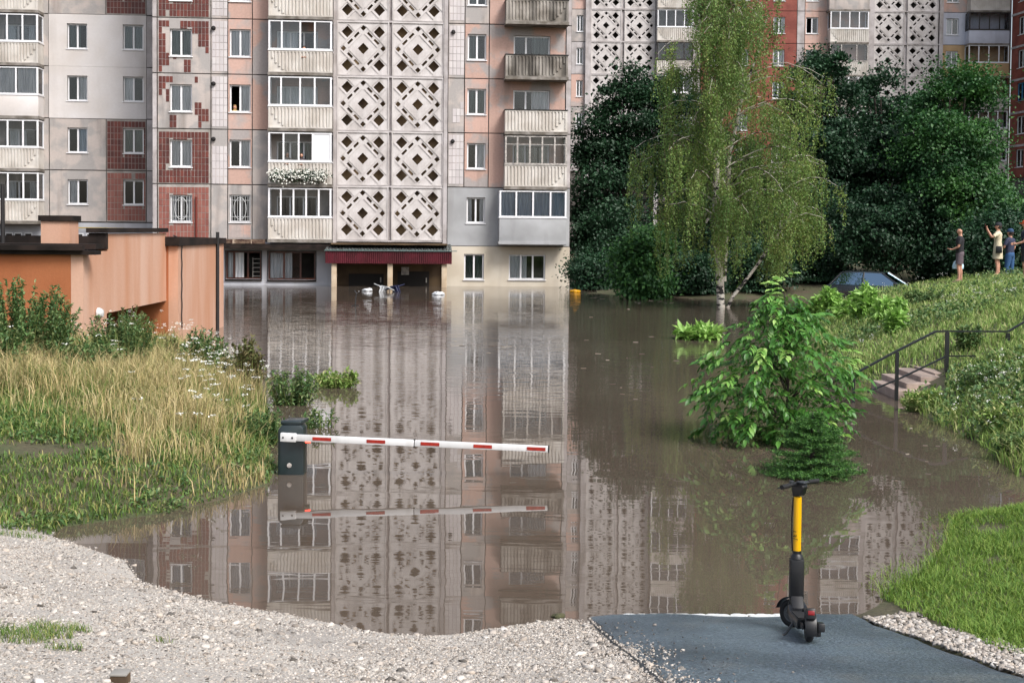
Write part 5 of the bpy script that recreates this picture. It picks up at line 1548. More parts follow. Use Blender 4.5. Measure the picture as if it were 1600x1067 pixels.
def wheel(par, M, name):
    w = empty(name); w.parent = par; w.matrix_local = M
    prof = []
    for i in range(14):
        a = 2*PI*i/14; prof.append((WRAD-.026+.026*math.cos(a), .027*math.sin(a)))
    mb = MB(); mb.lathe(prof, 30, closed=True, M=Matrix.Rotation(PI/2, 4, 'Y')); mb.obj('tyre', m_rubber, w, smooth=True)
    mb = MB(); mb.lathe([(.0005, -.03), (.035, -.03), (.045, -.018), (.07, -.016), (.078, -.02), (.078, .02), (.07, .016), (.045, .018), (.035, .03), (.0005, .03)], 24, M=Matrix.Rotation(PI/2, 4, 'Y')); mb.obj('rim', m_gunm, w, smooth=True)
    return w
wheel(sc, Matrix.Translation((0, 0, WRAD)), 'rear_wheel')
# deck and rear forks
mb = MB(); mb.prism([(.10, .10), (.16, .075), (.60, .075), (.70, .10), (.76, .17), (.72, .20), (.64, .155), (.14, .15), (.08, .16)], -.075, .075, 'x'); deck = mb.obj('deck', m_blk, sc, bevel=.012)
mb = MB(); mb.box(-.06, .06, .16, .60, .1545, .160); mb.obj('grip_mat', m_rubber, deck)
for s in (-1, 1):
    mb = MB(); mb.prism([(-.03, .095), (.02, .09), (.16, .10), (.16, .145), (.02, .135), (-.03, .125)], s*.045-.008, s*.045+.008, 'x'); mb.obj('rear_fork', m_blk, sc, bevel=.004)
mb = MB(); pr = []
for i in range(13):
    a = R(20+i*12.5); pr.append((math.cos(a)*(WRAD+.02)*-1*-1, math.sin(a)*(WRAD+.02)))
pts_o = [(-math.cos(R(-25+i*14))*(WRAD+.022), WRAD+math.sin(R(-25+i*14))*(WRAD+.022)) for i in range(12)]
pts_i = [(-math.cos(R(-25+i*14))*(WRAD+.012), WRAD+math.sin(R(-25+i*14))*(WRAD+.012)) for i in range(12)][::-1]
mb.prism(pts_o+pts_i, -.042, .042, 'x'); fen = mb.obj('rear_fender', m_blk, sc, bevel=.003)
mb = MB(); mb.box(-.034, .034, -.165, -.12, WRAD+.055, WRAD+.135, M=Matrix.Rotation(R(-6), 4, 'X')); mb.obj('light_housing', m_blk, fen, bevel=.008)
mb = MB(); mb.box(-.024, .024, -.172, -.1655, WRAD+.085, WRAD+.118, M=Matrix.Rotation(R(-6), 4, 'X')); mb.obj('tail_light', m_led, fen, bevel=.002)
mb = MB(); mb.box(.056, .108, -.07, .04, .085, .15); mb.box(.05, .085, -.03, .06, .045, .09); mb.obj('lock_box', m_blk, sc, bevel=.008)
mb = MB(); mb.tube([(-.07, .36, .10), (-.13, .33, .02), (-.15, .32, .004)], [.011, .010, .009], 8); mb.tube([(-.15, .29, .004), (-.15, .36, .004)], .009, 6); mb.obj('kickstand', m_gunm, sc, smooth=True)
# steering assembly: leaned back head, turned left
RAKE = R(9)
STEER = R(48)
hd0 = Vector((0, .80, .21))
Ms = Matrix.Translation(hd0) @ Matrix.Rotation(RAKE, 4, 'X')
Mt = Ms @ Matrix.Rotation(STEER, 4, 'Z')
# neck from deck and thick battery column
mb = MB(); mb.prism([(.62, .12), (.70, .10), (.80, .17), (.84, .27), (.77, .30), (.72, .22)], -.05, .05, 'x'); mb.obj('neck', m_blk, sc, bevel=.012)
mb = MB(); mb.prism([(-.055, -.045), (.055, -.045), (.06, .03), (.03, .06), (-.03, .06), (-.06, .03)], .02, .36, 'z', M=Ms); mb.obj('battery_column', m_blk, sc, bevel=.014)
mb = MB(); mb.lathe([(.052, .36), (.046, .385), (.034, .40), (.034, .425), (.0005, .425)], 18, M=Ms); mb.obj('clamp_collar', m_black, sc, smooth=True)
mb = MB(); mb.lathe([(.0315, .425), (.0315, .868), (.0005, .868)], 24, M=Ms); stem = mb.obj('stem', m_yel, sc, smooth=True)
mb = MB(); mb.tube([(-.037, .0, .42), (-.043, .012, .55), (-.043, .012, .72), (-.036, .005, .86)], .006, 6, M=Ms); mb.obj('brake_cable', m_black, sc, smooth=True)
# small black lettering running up the stem
fc = bpy.data.curves.new('lettering', 'FONT'); fc.body = 'JET'; fc.size = .05; fc.extrude = .0006; fc.align_x = 'CENTER'; fc.space_character = 1.25
lt0 = bpy.data.objects.new('lettering_curve', fc); COL.objects.link(lt0)
dg = bpy.context.evaluated_depsgraph_get(); lme = bpy.data.meshes.new_from_object(lt0.evaluated_get(dg)); bpy.data.objects.remove(lt0)
lme.materials.clear(); lme.materials.append(m_black)
lt = link('lettering', lme, stem)
lt.matrix_local = Ms @ Matrix.Rotation(R(-38), 4, 'Z') @ Matrix.Translation((.012, -.0318, .56)) @ Matrix.Rotation(PI/2, 4, 'X') @ Matrix.Rotation(PI/2, 4, 'Z')
# head, handlebar
mb = MB(); mb.prism([(-.05, .885), (.03, .868), (.042, .95), (.03, .985), (-.06, .985), (-.075, .955)], -.035, .035, 'x', M=Mt); hdl = mb.obj('stem_head', m_blk, sc, bevel=.01)
mb = MB(); mb.box(-.04, .04, -.085, -.01, .985, 1.0, M=Mt); mb.obj('display', m_gunm, hdl, bevel=.006)
mb = MB(); mb.tube([(-.24, -.02, .975), (-.1, -.005, .975), (0, 0, .972), (.1, -.005, .975), (.24, -.02, .975)], [.014, .015, .018, .015, .014], 10, M=Mt); hb_o = mb.obj('handlebar', m_blk, sc, smooth=True)
for s in (-1, 1):
    mb = MB(); mb.tube([(s*.125, -.008, .975), (s*.245, -.021, .975)], .019, 12, M=Mt); mb.obj('grip', m_rubber, hb_o, smooth=True)
    mb = MB(); mb.tube([(s*.11, -.006, .975), (s*.10, .03, .965), (s*.15, .045, .96), (s*.22, .035, .955)], [.007, .007, .006, .005], 6, M=Mt); mb.obj('brake_lever', m_black, hb_o, smooth=True)
mb = MB(); mb.lathe([(.02, -.012), (.02, .012), (.0005, .014)], 12, M=Mt @ Matrix.Translation((-.085, .0, .995))); mb.obj('bell', m_gunm, hb_o, smooth=True)
# fork, front wheel and fender
wc = Vector((0, .035, -(.21-WRAD)/math.cos(RAKE)))
Mf = Mt @ Matrix.Translation((0, .04, -.10))
fwm = Matrix.Translation((Mf.translation.x, Mf.translation.y, WRAD)) @ Matrix.Rotation(STEER, 4, 'Z')
wheel(sc, fwm, 'front_wheel')
for s in (-1, 1):
    mb = MB(); mb.tube([fwm @ Vector((s*.05, 0, 0)), fwm @ Vector((s*.05, -.012, .08)), fwm @ Vector((s*.04, -.03, .15))], .012, 8); mb.obj('fork_leg', m_blk, sc, smooth=True)
mb = MB()
po = [(math.cos(R(15+i*15))*(WRAD+.02)*-1, math.sin(R(15+i*15))*(WRAD+.02)) for i in range(11)]; pi_ = [(math.cos(R(15+i*15))*(WRAD+.012)*-1, math.sin(R(15+i*15))*(WRAD+.012)) for i in range(11)][::-1]
mb.prism(po+pi_, -.038, .038, 'x', M=fwm); mb.obj('front_fender', m_blk, sc, bevel=.002)

# ------------------------------------------------------------------ handrail and steps on the right bank
m_rail = mat('black painted rail', C('#15181a'), .45)
m_step = mat('old concrete step', C('#a8968a'), .9, C('#8f7f76'), 2., fine=.12, fscale=15, dirt=C('#5a5248'), damt=.5, dstretch=(1, 1, 1))
RYs = [22.4, 22.7, 23.3, 24.4]
r0 = at_y(1402, 612, 22.7)
hr = empty('handrail', (r0.x, r0.y, 0)); tag(hr, 'black steel handrail beside the concrete steps running into the water', 'railing')
def rp(u, v, Y): p = at_y(u, v, Y); return (p.x-r0.x, p.y-r0.y, p.z)
top = [rp(1337, 583, RYs[0]), rp(1402, 548, RYs[1]), rp(1462, 518, 23.2), rp(1480, 517.5, RYs[2]), rp(1575, 518, RYs[3]), rp(1640, 480, 24.8)]
low = [rp(1356, 612, 22.5), rp(1402, 593, RYs[1]), rp(1480, 556, RYs[2]), rp(1575, 557, RYs[3]), rp(1640, 522, 24.8)]
def flat_bar(pts, w, t, name):
    mb = MB()
    for a, b in zip(pts[:-1], pts[1:]):
        a, b = Vector(a), Vector(b); d = (b-a).normalized(); s = d.cross(Vector((0, 0, 1))).normalized()*t/2; n = s.cross(d).normalized()*w/2
        e = d*.004
        vs = [p+o for p in (a-e, b+e) for o in (s+n, s-n, -s-n, -s+n)]
        mb.add(vs, [(0, 1, 2, 3), (7, 6, 5, 4), (0, 4, 5, 1), (1, 5, 6, 2), (2, 6, 7, 3), (3, 7, 4, 0)])
    return mb.obj(name, m_rail, hr)
flat_bar(top, .03, .045, 'top_rail'); flat_bar(low, .025, .03, 'lower_rail')
for (u, vt, Y, w) in ((1334, 584, RYs[0], .05), (1402, 549, RYs[1], .055), (1480, 518, RYs[2], .065), (1575, 519, RYs[3], .065)):
    a = rp(u, vt, Y); zb_ = min(H1(a[0]+r0.x, Y), .3)-.4
    mb = MB(); mb.box(a[0]-w/2, a[0]+w/2, a[1]-w/2, a[1]+w/2, zb_, a[2]-.014); mb.obj('post', m_rail, hr)
sp = at_y(1405, 612, 23.0)
stp = empty('concrete_steps', (sp.x, sp.y, 0)); tag(stp, 'worn concrete steps rising out of the flood water', 'steps')
edges = [(1398, 609, 1436, 23.0), (1414, 598, 1462, 23.25), (1436, 588, 1490, 23.5), (1458, 582, 1530, 23.8)]
for i, (ua, vt, ub, Y) in enumerate(edges):
    a = at_y(ua, vt, Y); b = at_y(ub, vt, Y); z = a.z
    mb = MB(); mb.box(a.x-sp.x, b.x-sp.x+.25, Y-sp.y-.1, Y-sp.y+1.5, z-.28, z); mb.obj('step', m_step, stp, bevel=.012)
a = at_y(1556, 566, 24.9)
mb = MB(); mb.box(a.x-sp.x, a.x-sp.x+1.4, 24.6-sp.y, 26-sp.y, a.z-.3, a.z); mb.obj('step', m_step, stp, bevel=.012)
# stub of a wooden post at the bottom edge
pp = ground_hit(188, 1066)
d_ = ray(188, 1055); t = (pp.y-.02)/d_.y
w_ = empty('wooden_stub', pp); tag(w_, 'short square wooden post end in the gravel', 'post')
mb = MB(); mb.box(-.045, .045, -.045, .045, -.35, .05); mb.obj('post', mat('weathered wood', C('#5a4630'), .85, C('#3f3020'), 6., stretch=(1, 1, .2)), w_, bevel=.006)
mb = MB(); mb.box(-.048, .048, -.048, .048, .0505, .062); mb.obj('cap', mat('tin cap', C('#8d8a84'), .5), w_, bevel=.003)

# ------------------------------------------------------------------ half sunk car
def car():
    p = at_y(1372, 445, 50.5)
    c = empty('car', (p.x, 50.5, .02), R(-28)); tag(c, 'dark car half sunk in water behind the bank, windscreen showing', 'car')
    m = mat('dark car paint', C('#1b2026'), .25, coat=.6)
    mg = glass_mat('car glass', (.12, .16, .2), .35)
    mg.node_tree.nodes['Glossy BSDF'].inputs[0].default_value = (.55, .78, 1., 1)
    prof = [(-2.0, .25), (2.0, .25), (2.05, .5), (1.95, .72), (1.0, .88), (-1.75, .90), (-2.02, .8), (-2.05, .5)]
    mb = MB(); mb.prism(prof, -.82, .82, 'y'); body = mb.obj('body', m, c, bevel=.07, seg=3)
    roof = [(.25, 1.40), (-1.1, 1.43), (-1.35, 1.38), (-1.3, 1.34), (.3, 1.34)]
    mb = MB(); mb.prism(roof, -.58, .58, 'y'); mb.obj('roof', m, c, bevel=.03)
    lo, hi = .72, .58
    def gl(pts, name):
        mb = MB(); mb.add(pts, [tuple(range(len(pts)))]); mb.obj(name, mg, c)
    gl([(1.02, -lo, .885), (1.02, lo, .885), (.28, hi, 1.37), (.28, -hi, 1.37)], 'windscreen')
    gl([(-1.78, -lo, .905), (-1.78, lo, .905), (-1.34, hi, 1.36), (-1.34, -hi, 1.36)], 'rear_window')
    for s in (-1, 1):
        gl([(.95, s*lo, .89), (.25, s*hi, 1.36), (-.4, s*hi, 1.38), (-.4, s*lo, .90)], 'side_window')
        gl([(-.46, s*lo, .90), (-.46, s*hi, 1.38), (-1.25, s*hi, 1.36), (-1.65, s*lo, .905)], 'side_window')
        mb = MB()
        for (a, b) in (((1.0, s*lo, .88), (.27, s*hi, 1.38)), ((-.43, s*lo, .89), (-.43, s*hi, 1.39)), ((-1.74, s*lo, .9), (-1.32, s*hi, 1.37))):
            mb = MB(); mb.tube([a, b], .035, 6); mb.obj('pillar', m, c)
        mb = MB(); mb.box(.75, .9, s*.82-.06 if s < 0 else .82-.02, s*.82+.02 if s < 0 else .82+.06+.1, .9, 1.02); mb.obj('mirror', m, c, bevel=.03)
        mb = MB(); mb.lathe([(.0005, -.05), (.1, -.05), (.14, .0), (.1, .03)], 12, M=Matrix.Translation((1.97, s*.6, .62)) @ Matrix.Rotation(PI/2, 4, 'Y')); mb.obj('headlight', m_frame, c, smooth=True)
        for x in (1.25, -1.3):
            w = empty('wheel'); w.parent = c; w.location = (x, s*.78, .3)
            mb = MB(); mb.lathe([(.2, -.09), (.29, -.09), (.31, -.05), (.31, .05), (.29, .09), (.2, .09)], 20, closed=True, M=Matrix.Rotation(PI/2, 4, 'X')); mb.obj('tyre', m_rubber, w, smooth=True)
            mb = MB(); mb.lathe([(.0005, -.06), (.2, -.05), (.2, .05), (.0005, .06)], 14, M=Matrix.Rotation(PI/2, 4, 'X')); mb.obj('rim', m_gunm, w, smooth=True)
car()

# ------------------------------------------------------------------ things floating by the entrance
m_wplast = mat('white plastic', C('#cfd2d4'), .45)
m_navy = mat('navy plastic', C('#232a52'), .5, C('#1b2142'), 5.)
def chair_float(u, v, label, m, rot, group):
    p = at_z(u, v, 0); c = empty('plastic_chair', (p.x, p.y, .02)); c.rotation_euler = rot
    tag(c, label, 'chair', group)
    mb = MB(); mb.prism([(-.22, -.2), (.22, -.2), (.24, .22), (-.24, .22)], 0, .03, 'z'); mb.obj('seat', m, c, bevel=.012)
    mb = MB()
    for i in range(6):
        a = -.2+.08*i; mb.box(a-.025, a+.025, .21, .235, .03, .42)
    mb.box(-.24, .24, .20, .245, .42, .48); mb.obj('backrest', m, c, bevel=.008)
    for sx in (-1, 1):
        mb = MB(); mb.tube([(sx*.24, .2, .2), (sx*.27, 0, .22), (sx*.26, -.2, .2), (sx*.22, -.2, 0)], .018, 6); mb.obj('armrest', m, c, smooth=True)
        for sy in (-1, 1):
            mb = MB(); mb.tube([(sx*.2, sy*.18, 0), (sx*.24, sy*.22, -.42)], [.022, .014], 6); mb.obj('leg', m, c, smooth=True)
    return c
chair_float(597, 456, 'white plastic chair floating on its side by the middle entrance post', m_wplast, (R(100), R(20), R(60)), None)
chair_float(620, 456, 'navy blue plastic chair floating at the middle entrance post', m_navy, (R(95), R(-25), R(-40)), None)
def bag(name, label, u, v, sz, m, seed, cat='bag'):
    rg = np.random.default_rng(seed); p = at_z(u, v, 0)
    bm = bmesh.new(); bmesh.ops.create_icosphere(bm, subdivisions=3, radius=1.)
    for q in bm.verts:
        k = 1+.28*math.sin(q.co.x*4+seed)*math.cos(q.co.y*3.3+seed)+.1*rg.normal(); q.co = Vector((q.co.x*sz*k, q.co.y*sz*.7*k, q.co.z*sz*.45*k+sz*.18))
    me = bpy.data.meshes.new(name); bm.to_mesh(me); bm.free(); me.materials.append(m)
    me.polygons.foreach_set('use_smooth', [True]*len(me.polygons)); o = link(name, me); o.location = (p.x, p.y, 0)
    return tag(o, label, cat)
bag('white_bag', 'small white plastic bag floating beside the white chair', 575, 455, .22, m_wplast, 3)
bag('white_float', 'white crumpled bag floating beside the entrance post next to the cream wall', 685, 461, .24, m_wplast, 5)
bag('yellow_bag', 'yellow bag floating at the corner of the near block', 899, 457, .22, mat('yellow plastic', C('#d69a14'), .4), 8)
p = at_z(555, 478, 0)
pram = empty('trolley_handle', (p.x, p.y, -.25), R(25)); tag(pram, 'thin grey metal handle sticking out of the water at the entrance', 'handle')
mb = MB(); mb.tube([(0, 0, 0), (.02, 0, .55), (.06, 0, .72)], .022, 6); mb.obj('fork', m_gunm, pram, smooth=True)
mb = MB(); mb.tube([(.06, -.26, .82), (.08, -.12, .74), (.06, 0, .72), (.08, .12, .74), (.06, .26, .82)], .018, 6); mb.obj('handlebar', m_gunm, pram, smooth=True)
mb = MB(); mb.lathe([(.27, -.02), (.3, -.02), (.3, .02), (.27, .02)], 20, closed=True, M=Matrix.Rotation(PI/2, 4, 'X')); mb.obj('wheel', m_rubber, pram, smooth=True)
# floating twigs and scraps
fl = MB(); rr = random.Random(4)
for (u0, u1, v0, v1, n) in ((920, 1235, 462, 474, 40), (700, 800, 540, 560, 6), (890, 1080, 470, 640, 18), (1330, 1480, 660, 760, 10), (640, 720, 470, 560, 10), (400, 560, 560, 640, 10)):
    for i in range(n):
        p = at_z(rr.uniform(u0, u1), rr.uniform(v0, v1), 0); l = rr.uniform(.015, .07)*(p.y/30); a = rr.uniform(-.5, .5)
        fl.box(-l, l, -.010, .010, .001, .008, M=Matrix.Translation((p.x, p.y, 0)) @ Matrix.Rotation(a, 4, 'Z'))
o = fl.obj('floating_debris', mat('wet scraps', C('#8d857a'), .6, ramp=[C('#3b332b'), C('#8d8376'), C('#5a5044'), C('#b0a898'), C('#4b4238')])); tag(o, 'twigs and scraps drifting on the flood water', 'debris', kind='stuff')
bag('branch_scrap', 'dark clod lying at the edge of the gravel shore', 873, 964, .05, m_soil, 12, 'clod')
# planters hung on the third balcony railing
def planter(u):
    d0 = FL(u, 273, -1.14)
    loc = blk.matrix_world if False else Matrix.Translation(O) @ Matrix.Rotation(ALPHA, 4, 'Z')
    w = loc @ Vector((d0[0], -1.14, zk(1)+.25))
    r = empty('flower_planter', w, ALPHA); tag(r, 'white flowering planter hung on the balcony front', 'planter', 'flower planters on the balcony')
    mb = MB(); mb.prism([(-.3, 0), (.3, 0), (.34, .16), (-.34, .16)], -.1, .1, 'y'); mb.obj('box', mat('brown trough', C('#5a4a3c'), .7), r, bevel=.01)
    rg = np.random.default_rng(int(u)); n = 420
    P = np.stack([rg.normal(size=n)*.2, -.06+rg.normal(size=n)*.09, .2+rg.normal(size=n)*.14], 1)
    V, T = leaf_geo(P, rand_dir(rg, n), rand_dir(rg, n)+[0, -.6, .3], .10, .06); np_mesh('foliage', V, [T], m_leaf_dk, parent=r)['kind'] = 'stuff'
    n = 95; P = np.stack([rg.normal(size=n)*.22, -.17+rg.normal(size=n)*.06, .18+rg.normal(size=n)*.15], 1)
    V, T = leaf_geo(P, rand_dir(rg, n), rand_dir(rg, n)*.4+[0, -1., .2], .10, .09, .05); np_mesh('flowers', V, [T], m_flower, parent=r)['kind'] = 'stuff'
for u in (434, 456, 478, 499): planter(u)
# ------------------------------------------------------------------ people
m_skin = mat('skin', C('#bf9079'), .6, C('#b08069'), 8.)
m_hair = mat('dark hair', C('#2a1d16'), .7)
def skin_mesh(joints, edges, rad, root, sub=2):
    """joints: name->pos, rad: name->(rx,ry); grows one continuous surface"""
    names = list(joints); ix = {n: i for i, n in enumerate(names)}
    me = bpy.data.meshes.new('skeleton')
    me.from_pydata([tuple(joints[n]) for n in names], [(ix[a], ix[b]) for a, b in edges], [])
    o = bpy.data.objects.new('skeleton', me); COL.objects.link(o)
    sm = o.modifiers.new('skin', 'SKIN'); sm.use_smooth_shade = True
    if not me.skin_vertices: 
        bm = bmesh.new(); bm.from_mesh(me); bm.verts.layers.skin.verify(); bm.to_mesh(me); bm.free()
    sv = me.skin_vertices[0].data
    for n in names:
        r = rad[n]; r = (r, r) if not hasattr(r, '__len__') else r
        sv[ix[n]].radius = r; sv[ix[n]].use_root = (n == root)
    ss = o.modifiers.new('sub', 'SUBSURF'); ss.levels = sub; ss.render_levels = sub
    dg = bpy.context.evaluated_depsgraph_get(); dg.update()
    out = bpy.data.meshes.new_from_object(o.evaluated_get(dg))
    bpy.data.objects.remove(o); bpy.data.meshes.remove(me)
    return out
def hand_joints(J, E, Rd, side, wrist, d, palm_n):
    """palm with five fingers, slightly curled; d points along the hand"""
    d = Vector(d).normalized(); s = d.cross(Vector(palm_n)).normalized(); n = Vector(palm_n).normalized()
    pm = Vector(wrist)+d*.05
    J['palm'+side] = pm; E.append(('wr'+side, 'palm'+side)); Rd['palm'+side] = (.024, .036)
    for i, (o, l) in enumerate(((-.027, .060), (-.009, .072), (.009, .068), (.026, .052))):
        a = pm+d*.04+s*o; b = a+d*l*.55-n*.006; c = b+d*l*.4-n*.022
        for q, p, r in (('a', a, .0105), ('b', b, .009), ('c', c, .0075)):
            J['f%d%s%s' % (i, q, side)] = p; Rd['f%d%s%s' % (i, q, side)] = r
        E += [('palm'+side, 'f%da%s' % (i, side)), ('f%da%s' % (i, side), 'f%db%s' % (i, side)), ('f%db%s' % (i, side), 'f%dc%s' % (i, side))]
    a = pm-d*.012-s*.036; b = a+d*.032-s*.022-n*.008
    J['ta'+side] = a; J['tb'+side] = b; Rd['ta'+side] = .012; Rd['tb'+side] = .009
    E += [('palm'+side, 'ta'+side), ('ta'+side, 'tb'+side)]
def person(label, loc, rz, armL, armR, cloth, height_=1.75, hair='short', legs=(0.02, -.03), bust=False, group=None, headturn=0.):
    """faces +y before turning; arm = (elbow, wrist, hand dir) in body coordinates"""
    root = empty('person', loc, rz); tag(root, label, 'person', group)
    k = height_/1.75; root.scale = (k, k, k)
    J = {}; E = []; Rd = {}
    def j(n, p, r): J[n] = Vector(p); Rd[n] = r
    j('pel', (0, 0, .95), (.15, .105)); j('spi', (0, .01, 1.13), (.135, .095)); j('che', (0, .0, 1.32), (.155, .105)); j('nkb', (0, -.005, 1.47), (.065, .06)); j('nk', (0, .0, 1.53), (.052, .052))
    hd = Vector((math.sin(headturn)*.02, .02, 0))
    j('h0', Vector((0, .01, 1.59))+hd*.5, (.068, .075)); j('h1', Vector((0, .015, 1.66))+hd*.5, (.076, .092)); j('h2', Vector((0, .0, 1.72))+hd*.3, (.062, .075))
    j('nose', Vector((math.sin(headturn)*.1, .115*math.cos(headturn), 1.635)), .012)
    for s, sx in (('L', -1), ('R', 1)):
        j('ear'+s, (sx*.088, 0, 1.64), (.012, .018)); E.append(('h1', 'ear'+s))
    E += [('pel', 'spi'), ('spi', 'che'), ('che', 'nkb'), ('nkb', 'nk'), ('nk', 'h0'), ('h0', 'h1'), ('h1', 'h2'), ('h1', 'nose')]
    for s, sx, arm, lg in (('L', -1, armL, legs[0]), ('R', 1, armR, legs[1])):
        j('sh'+s, (sx*.175, 0, 1.415), .058); j('el'+s, arm[0], .041); j('wr'+s, arm[1], .028)
        E += [('che', 'sh'+s), ('sh'+s, 'el'+s), ('el'+s, 'wr'+s)]
        hand_joints(J, E, Rd, s, arm[1], arm[2], arm[3] if len(arm) > 3 else (-sx, 0, .2))
        if not bust:
            j('hip'+s, (sx*.085, 0, .88), (.088, .088)); j('kn'+s, (sx*.10, lg+.02, .50), .056); j('cal'+s, (sx*.10, lg-.01, .34), .054); j('an'+s, (sx*.105, lg-.01, .085), .036); j('hee'+s, (sx*.105, lg-.04, .04), .032); j('toe'+s, (sx*.115, lg+.14, .032), .03)
            E += [('pel', 'hip'+s), ('hip'+s, 'kn'+s), ('kn'+s, 'cal'+s), ('cal'+s, 'an'+s), ('an'+s, 'hee'+s), ('an'+s, 'toe'+s)]
    me = skin_mesh(J, E, Rd, 'pel', 2); me.materials.clear(); me.materials.append(m_skin)
    link('body', me, root)
    def mid(a, b, t, n, r): J[n] = J[a].lerp(J[b], t); Rd[n] = r
    for s in 'LR':
        mid('sh'+s, 'el'+s, .72, 'slv'+s, .046); E.append(('sh'+s, 'slv'+s))
        mid('sh'+s, 'el'+s, .95, 'slw'+s, .042); E.append(('slv'+s, 'slw'+s))
    mb = MB()
    low = .86 if 'dress' not in cloth else 1.0
    mb.lathe([(.15, low), (.172, low+.01), (.168, 1.05), (.162, 1.14), (.172, 1.25), (.184, 1.34), (.176, 1.41), (.12, 1.465), (.074, 1.495), (.06, 1.49)], 20, M=Matrix.Translation((0, .005, 0)) @ Matrix.Diagonal((1, .72, 1, 1)))
    for s, sx in (('L', -1), ('R', 1)):
        mb.tube([(sx*.12, 0, 1.41), J['sh'+s], J['slv'+s]], [.07, .07, .058], 12)
    mb.obj('shirt', cloth['top'], root, smooth=True, sharp=60)
    if bust: pass
    elif 'dress' in cloth:
        mb = MB(); mb.lathe([(.165, 1.10), (.17, 1.04), (.192, .92), (.205, .75), (.215, .58), (.20, .575)], 20, M=Matrix.Diagonal((1, .75, 1, 1))); mb.obj('skirt', cloth['dress'], root, smooth=True)
    else:
        t = cloth.get('leglen', .75); mb = MB()
        mb.lathe([(.15, 1.0), (.166, .99), (.176, .92), (.172, .85), (.10, .80)], 20, M=Matrix.Diagonal((1, .74, 1, 1)))
        for s in 'LR':
            if t < 1: mb.tube([J['hip'+s]+Vector((0, 0, .02)), J['hip'+s].lerp(J['kn'+s], .5), J['hip'+s].lerp(J['kn'+s], t+.15)], [.108, .102, .098], 14)
            else: mb.tube([J['hip'+s]+Vector((0, 0, .02)), J['hip'+s].lerp(J['kn'+s], .5), J['kn'+s], J['cal'+s], J['an'+s]-Vector((0, 0, .03))], [.11, .095, .078, .072, .062], 14)
        mb.obj('shorts' if t < 1 else 'trousers', cloth['bottom'], root, smooth=True, sharp=60)
    if not bust:
        for s, sx, lg in (('L', -1, legs[0]), ('R', 1, legs[1])):
            mb = MB(); mb.prism([(-.085+lg, 0), (.19+lg, 0), (.20+lg, .03), (.13+lg, .07), (.02+lg, .095), (-.08+lg, .09)], sx*.11-.046, sx*.11+.046, 'x'); mb.obj('shoe', cloth.get('shoe', m_black), root, bevel=.012)
    if hair == 'cap':
        mb = MB(); mb.lathe([(.094, 1.665), (.098, 1.70), (.088, 1.745), (.055, 1.78), (.0005, 1.79)], 16, M=Matrix.Diagonal((1, 1.12, 1, 1)))
        mb.prism([(-.07, .07), (.07, .07), (.055, .19), (-.055, .19)], 1.672, 1.684, 'z'); mb.obj('cap', cloth['cap'], root, smooth=True)
    if hair in ('cap', 'short', 'long'):
        b = 1.60 if hair != 'long' else 1.42
        mb = MB(); V = []; 
        mb.lathe([(.086, b), (.094, 1.63), (.096, 1.68), (.08, 1.745), (.04, 1.775), (.0005, 1.78)], 16, M=Matrix.Translation((0, -.022, 0)) @ Matrix.Diagonal((1, .98, 1, 1)))
        if hair == 'cap': mb = MB(); mb.lathe([(.07, 1.57), (.088, 1.62), (.09, 1.67)], 16, M=Matrix.Translation((0, -.025, 0)))
        mb.obj('hair', cloth.get('hair', m_hair), root, smooth=True)
    return root
mc = lambda n, h, r=.85: mat(n, C(h), r)
def place(u, Y):
    x = at_y(u, 440, Y).x; return Vector((x, Y, H1(x, Y)))
GP = 'onlookers on the bank'
ARM_DOWN = lambda sx: ((sx*.22, -.02, 1.14), (sx*.23, .05, .90), (0, .1, -1), (-sx, 0, 0))
# man in black t-shirt, looking left over the water, one hand with a phone
p1 = place(1499, 41)
person('person in black t-shirt and grey shorts holding a pale blue bag', p1, R(68), ((-.23, .03, 1.15), (-.17, .22, 1.06), (0, 1, .1), (0, 0, -1)), ARM_DOWN(1), dict(top=mc('black cotton', '#1c1b1f'), bottom=mc('grey shorts', '#5a4f55'), leglen=.6, shoe=mc('tan shoe', '#8a7464')), hair='bald', group=GP)
b = MB()
pr = [(.02, 0.), (.05, -.06), (.13, -.14), (.17, -.26), (.16, -.36), (.0005, -.38)]
b.lathe(pr, 14, M=Matrix.Diagonal((1.1, .62, 1, 1)))
for s in (-1, 1): b.tube([(s*.02, 0, -.03), (s*.03, 0, .06), (0, 0, .10)], .006, 5)
bo = b.obj('carrier_bag', mat('pale blue bag', C('#a9cfe0'), .5, C('#d7e3e8'), 6.), smooth=True)
hand = Matrix.Translation(p1) @ Matrix.Rotation(R(68), 4, 'Z') @ Vector((.23, .06, .80)); bo.location = hand
tag(bo, 'pale blue carrier bag hanging from the hand of the person in black', 'bag')
b = MB(); b.box(-.035, .035, -.005, .005, -.07, .07); ph = b.obj('phone', m_black, bevel=.004)
ph.location = Matrix.Translation(p1) @ Matrix.Rotation(R(68), 4, 'Z') @ Vector((-.17, .33, 1.09)); ph.rotation_euler = (R(60), 0, R(68)); tag(ph, 'black phone in the hand of the person in black', 'phone')
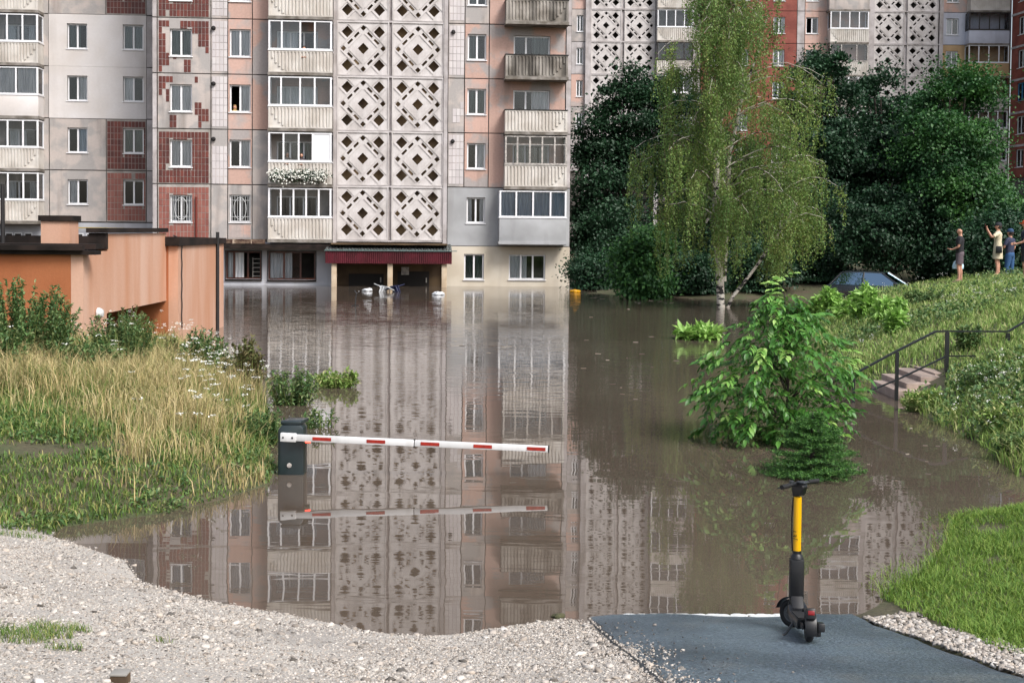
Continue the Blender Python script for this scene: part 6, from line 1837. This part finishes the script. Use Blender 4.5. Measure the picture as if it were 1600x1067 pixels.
# woman in cream dress with raised phone
p2 = place(1558, 41.5)
cream = mat('cream dress', C('#cfc4a8'), .85, C('#bdb196'), 6.)
person('person in cream dress and dark cap raising a phone', p2, R(72), ((-.27, .20, 1.28), (-.12, .33, 1.52), (.2, .3, 1), (0, 1, 0)), ((.25, .20, 1.27), (.08, .34, 1.51), (-.2, .3, 1), (0, 1, 0)), dict(top=cream, dress=cream, cap=mc('dark cap', '#23262b'), shoe=mc('pale shoe', '#cbb98f')), 1.72, hair='cap', group=GP)
b = MB(); b.box(-.04, .04, -.005, .005, -.075, .075); ph = b.obj('phone', mc('red phone case', '#5a1d20'), bevel=.004); ph.location = Matrix.Translation(p2) @ Matrix.Rotation(R(72), 4, 'Z') @ Vector((-.03, .40, 1.63)); ph.rotation_euler = (R(-5), 0, R(72))
tag(ph, 'dark red phone held up by the person in cream', 'phone')
b = MB(); b.prism([(-.10, -.13), (.10, -.13), (.09, .10), (-.09, .10)], -.035, .035, 'y'); sbag = b.obj('shoulder_bag', m_black, bevel=.02)
sbag.location = Matrix.Translation(p2) @ Matrix.Rotation(R(72), 4, 'Z') @ Vector((-.24, -.02, .88)); sbag.rotation_euler = (0, 0, R(72)+R(90)); tag(sbag, 'black shoulder bag on the hip of the person in cream', 'bag')
# man in navy shirt and jeans behind
p3 = place(1577, 43.5)
person('person in navy shirt, blue jeans and blue cap seen from behind', p3, R(40), ((-.24, .08, 1.16), (-.16, .25, 1.05), (.3, 1, .1), (1, 0, 0)), ((.24, -.03, 1.15), (.22, .12, .95), (0, .6, -.6), (-1, 0, 0)), dict(top=mc('navy cotton', '#2a2f45'), bottom=mc('blue denim', '#2b4f78'), leglen=1., cap=mc('blue cap', '#26405e')), 1.8, hair='cap', group=GP)
p4 = place(1601, 37)
person('person in dark navy top, black shorts and orange cap', p4, R(75), ((-.22, .06, 1.15), (-.17, .27, 1.08), (0, 1, 0), (1, 0, 0)), ARM_DOWN(1), dict(top=mc('dark navy top', '#1c2333'), bottom=mc('black shorts', '#17171b'), leglen=.7, cap=mc('orange cap', '#c4572c'), shoe=mc('grey shoe', '#5a6a78')), 1.74, hair='cap', group=GP)
# faces at the windows
LOCB = Matrix.Translation(O) @ Matrix.Rotation(ALPHA, 4, 'Z')
def at_window(x, v, dy, label, top, hair, rz=PI, hairm=None, sc=1.68):
    uu, z = FL(x, v, dy)                       # head centre
    w = LOCB @ Vector((uu, dy, z-1.64*sc/1.75))
    arms = ((-.22, .12, 1.2), (-.08, .27, 1.14), (1, .3, 0), (0, 0, -1)), ((.22, .12, 1.2), (.08, .27, 1.14), (-1, .3, 0), (0, 0, -1))
    person(label, w, rz+ALPHA, *arms, dict(top=top, hair=hairm or m_hair), sc, hair=hair, bust=True, group='residents at their windows')
at_window(475, 76, -.72, 'resident with dark hair looking out of the highest open balcony window', mc('tan shirt', '#a08a72'), 'long')
at_window(367, 168, .32, 'resident with fair hair leaning at the open window of the pink bay', mc('yellow shirt', '#b8a05a'), 'long', hairm=mc('fair hair', '#9a7a4c'))
at_window(449, 242, -.72, 'grey haired resident on the balcony with hanging flowers', mc('grey shirt', '#8d8780'), 'short', hairm=mc('grey hair', '#8f8a84'))
at_window(471, 243, -.72, 'dark haired resident on the balcony with hanging flowers', mc('dark shirt', '#3a3034'), 'long')
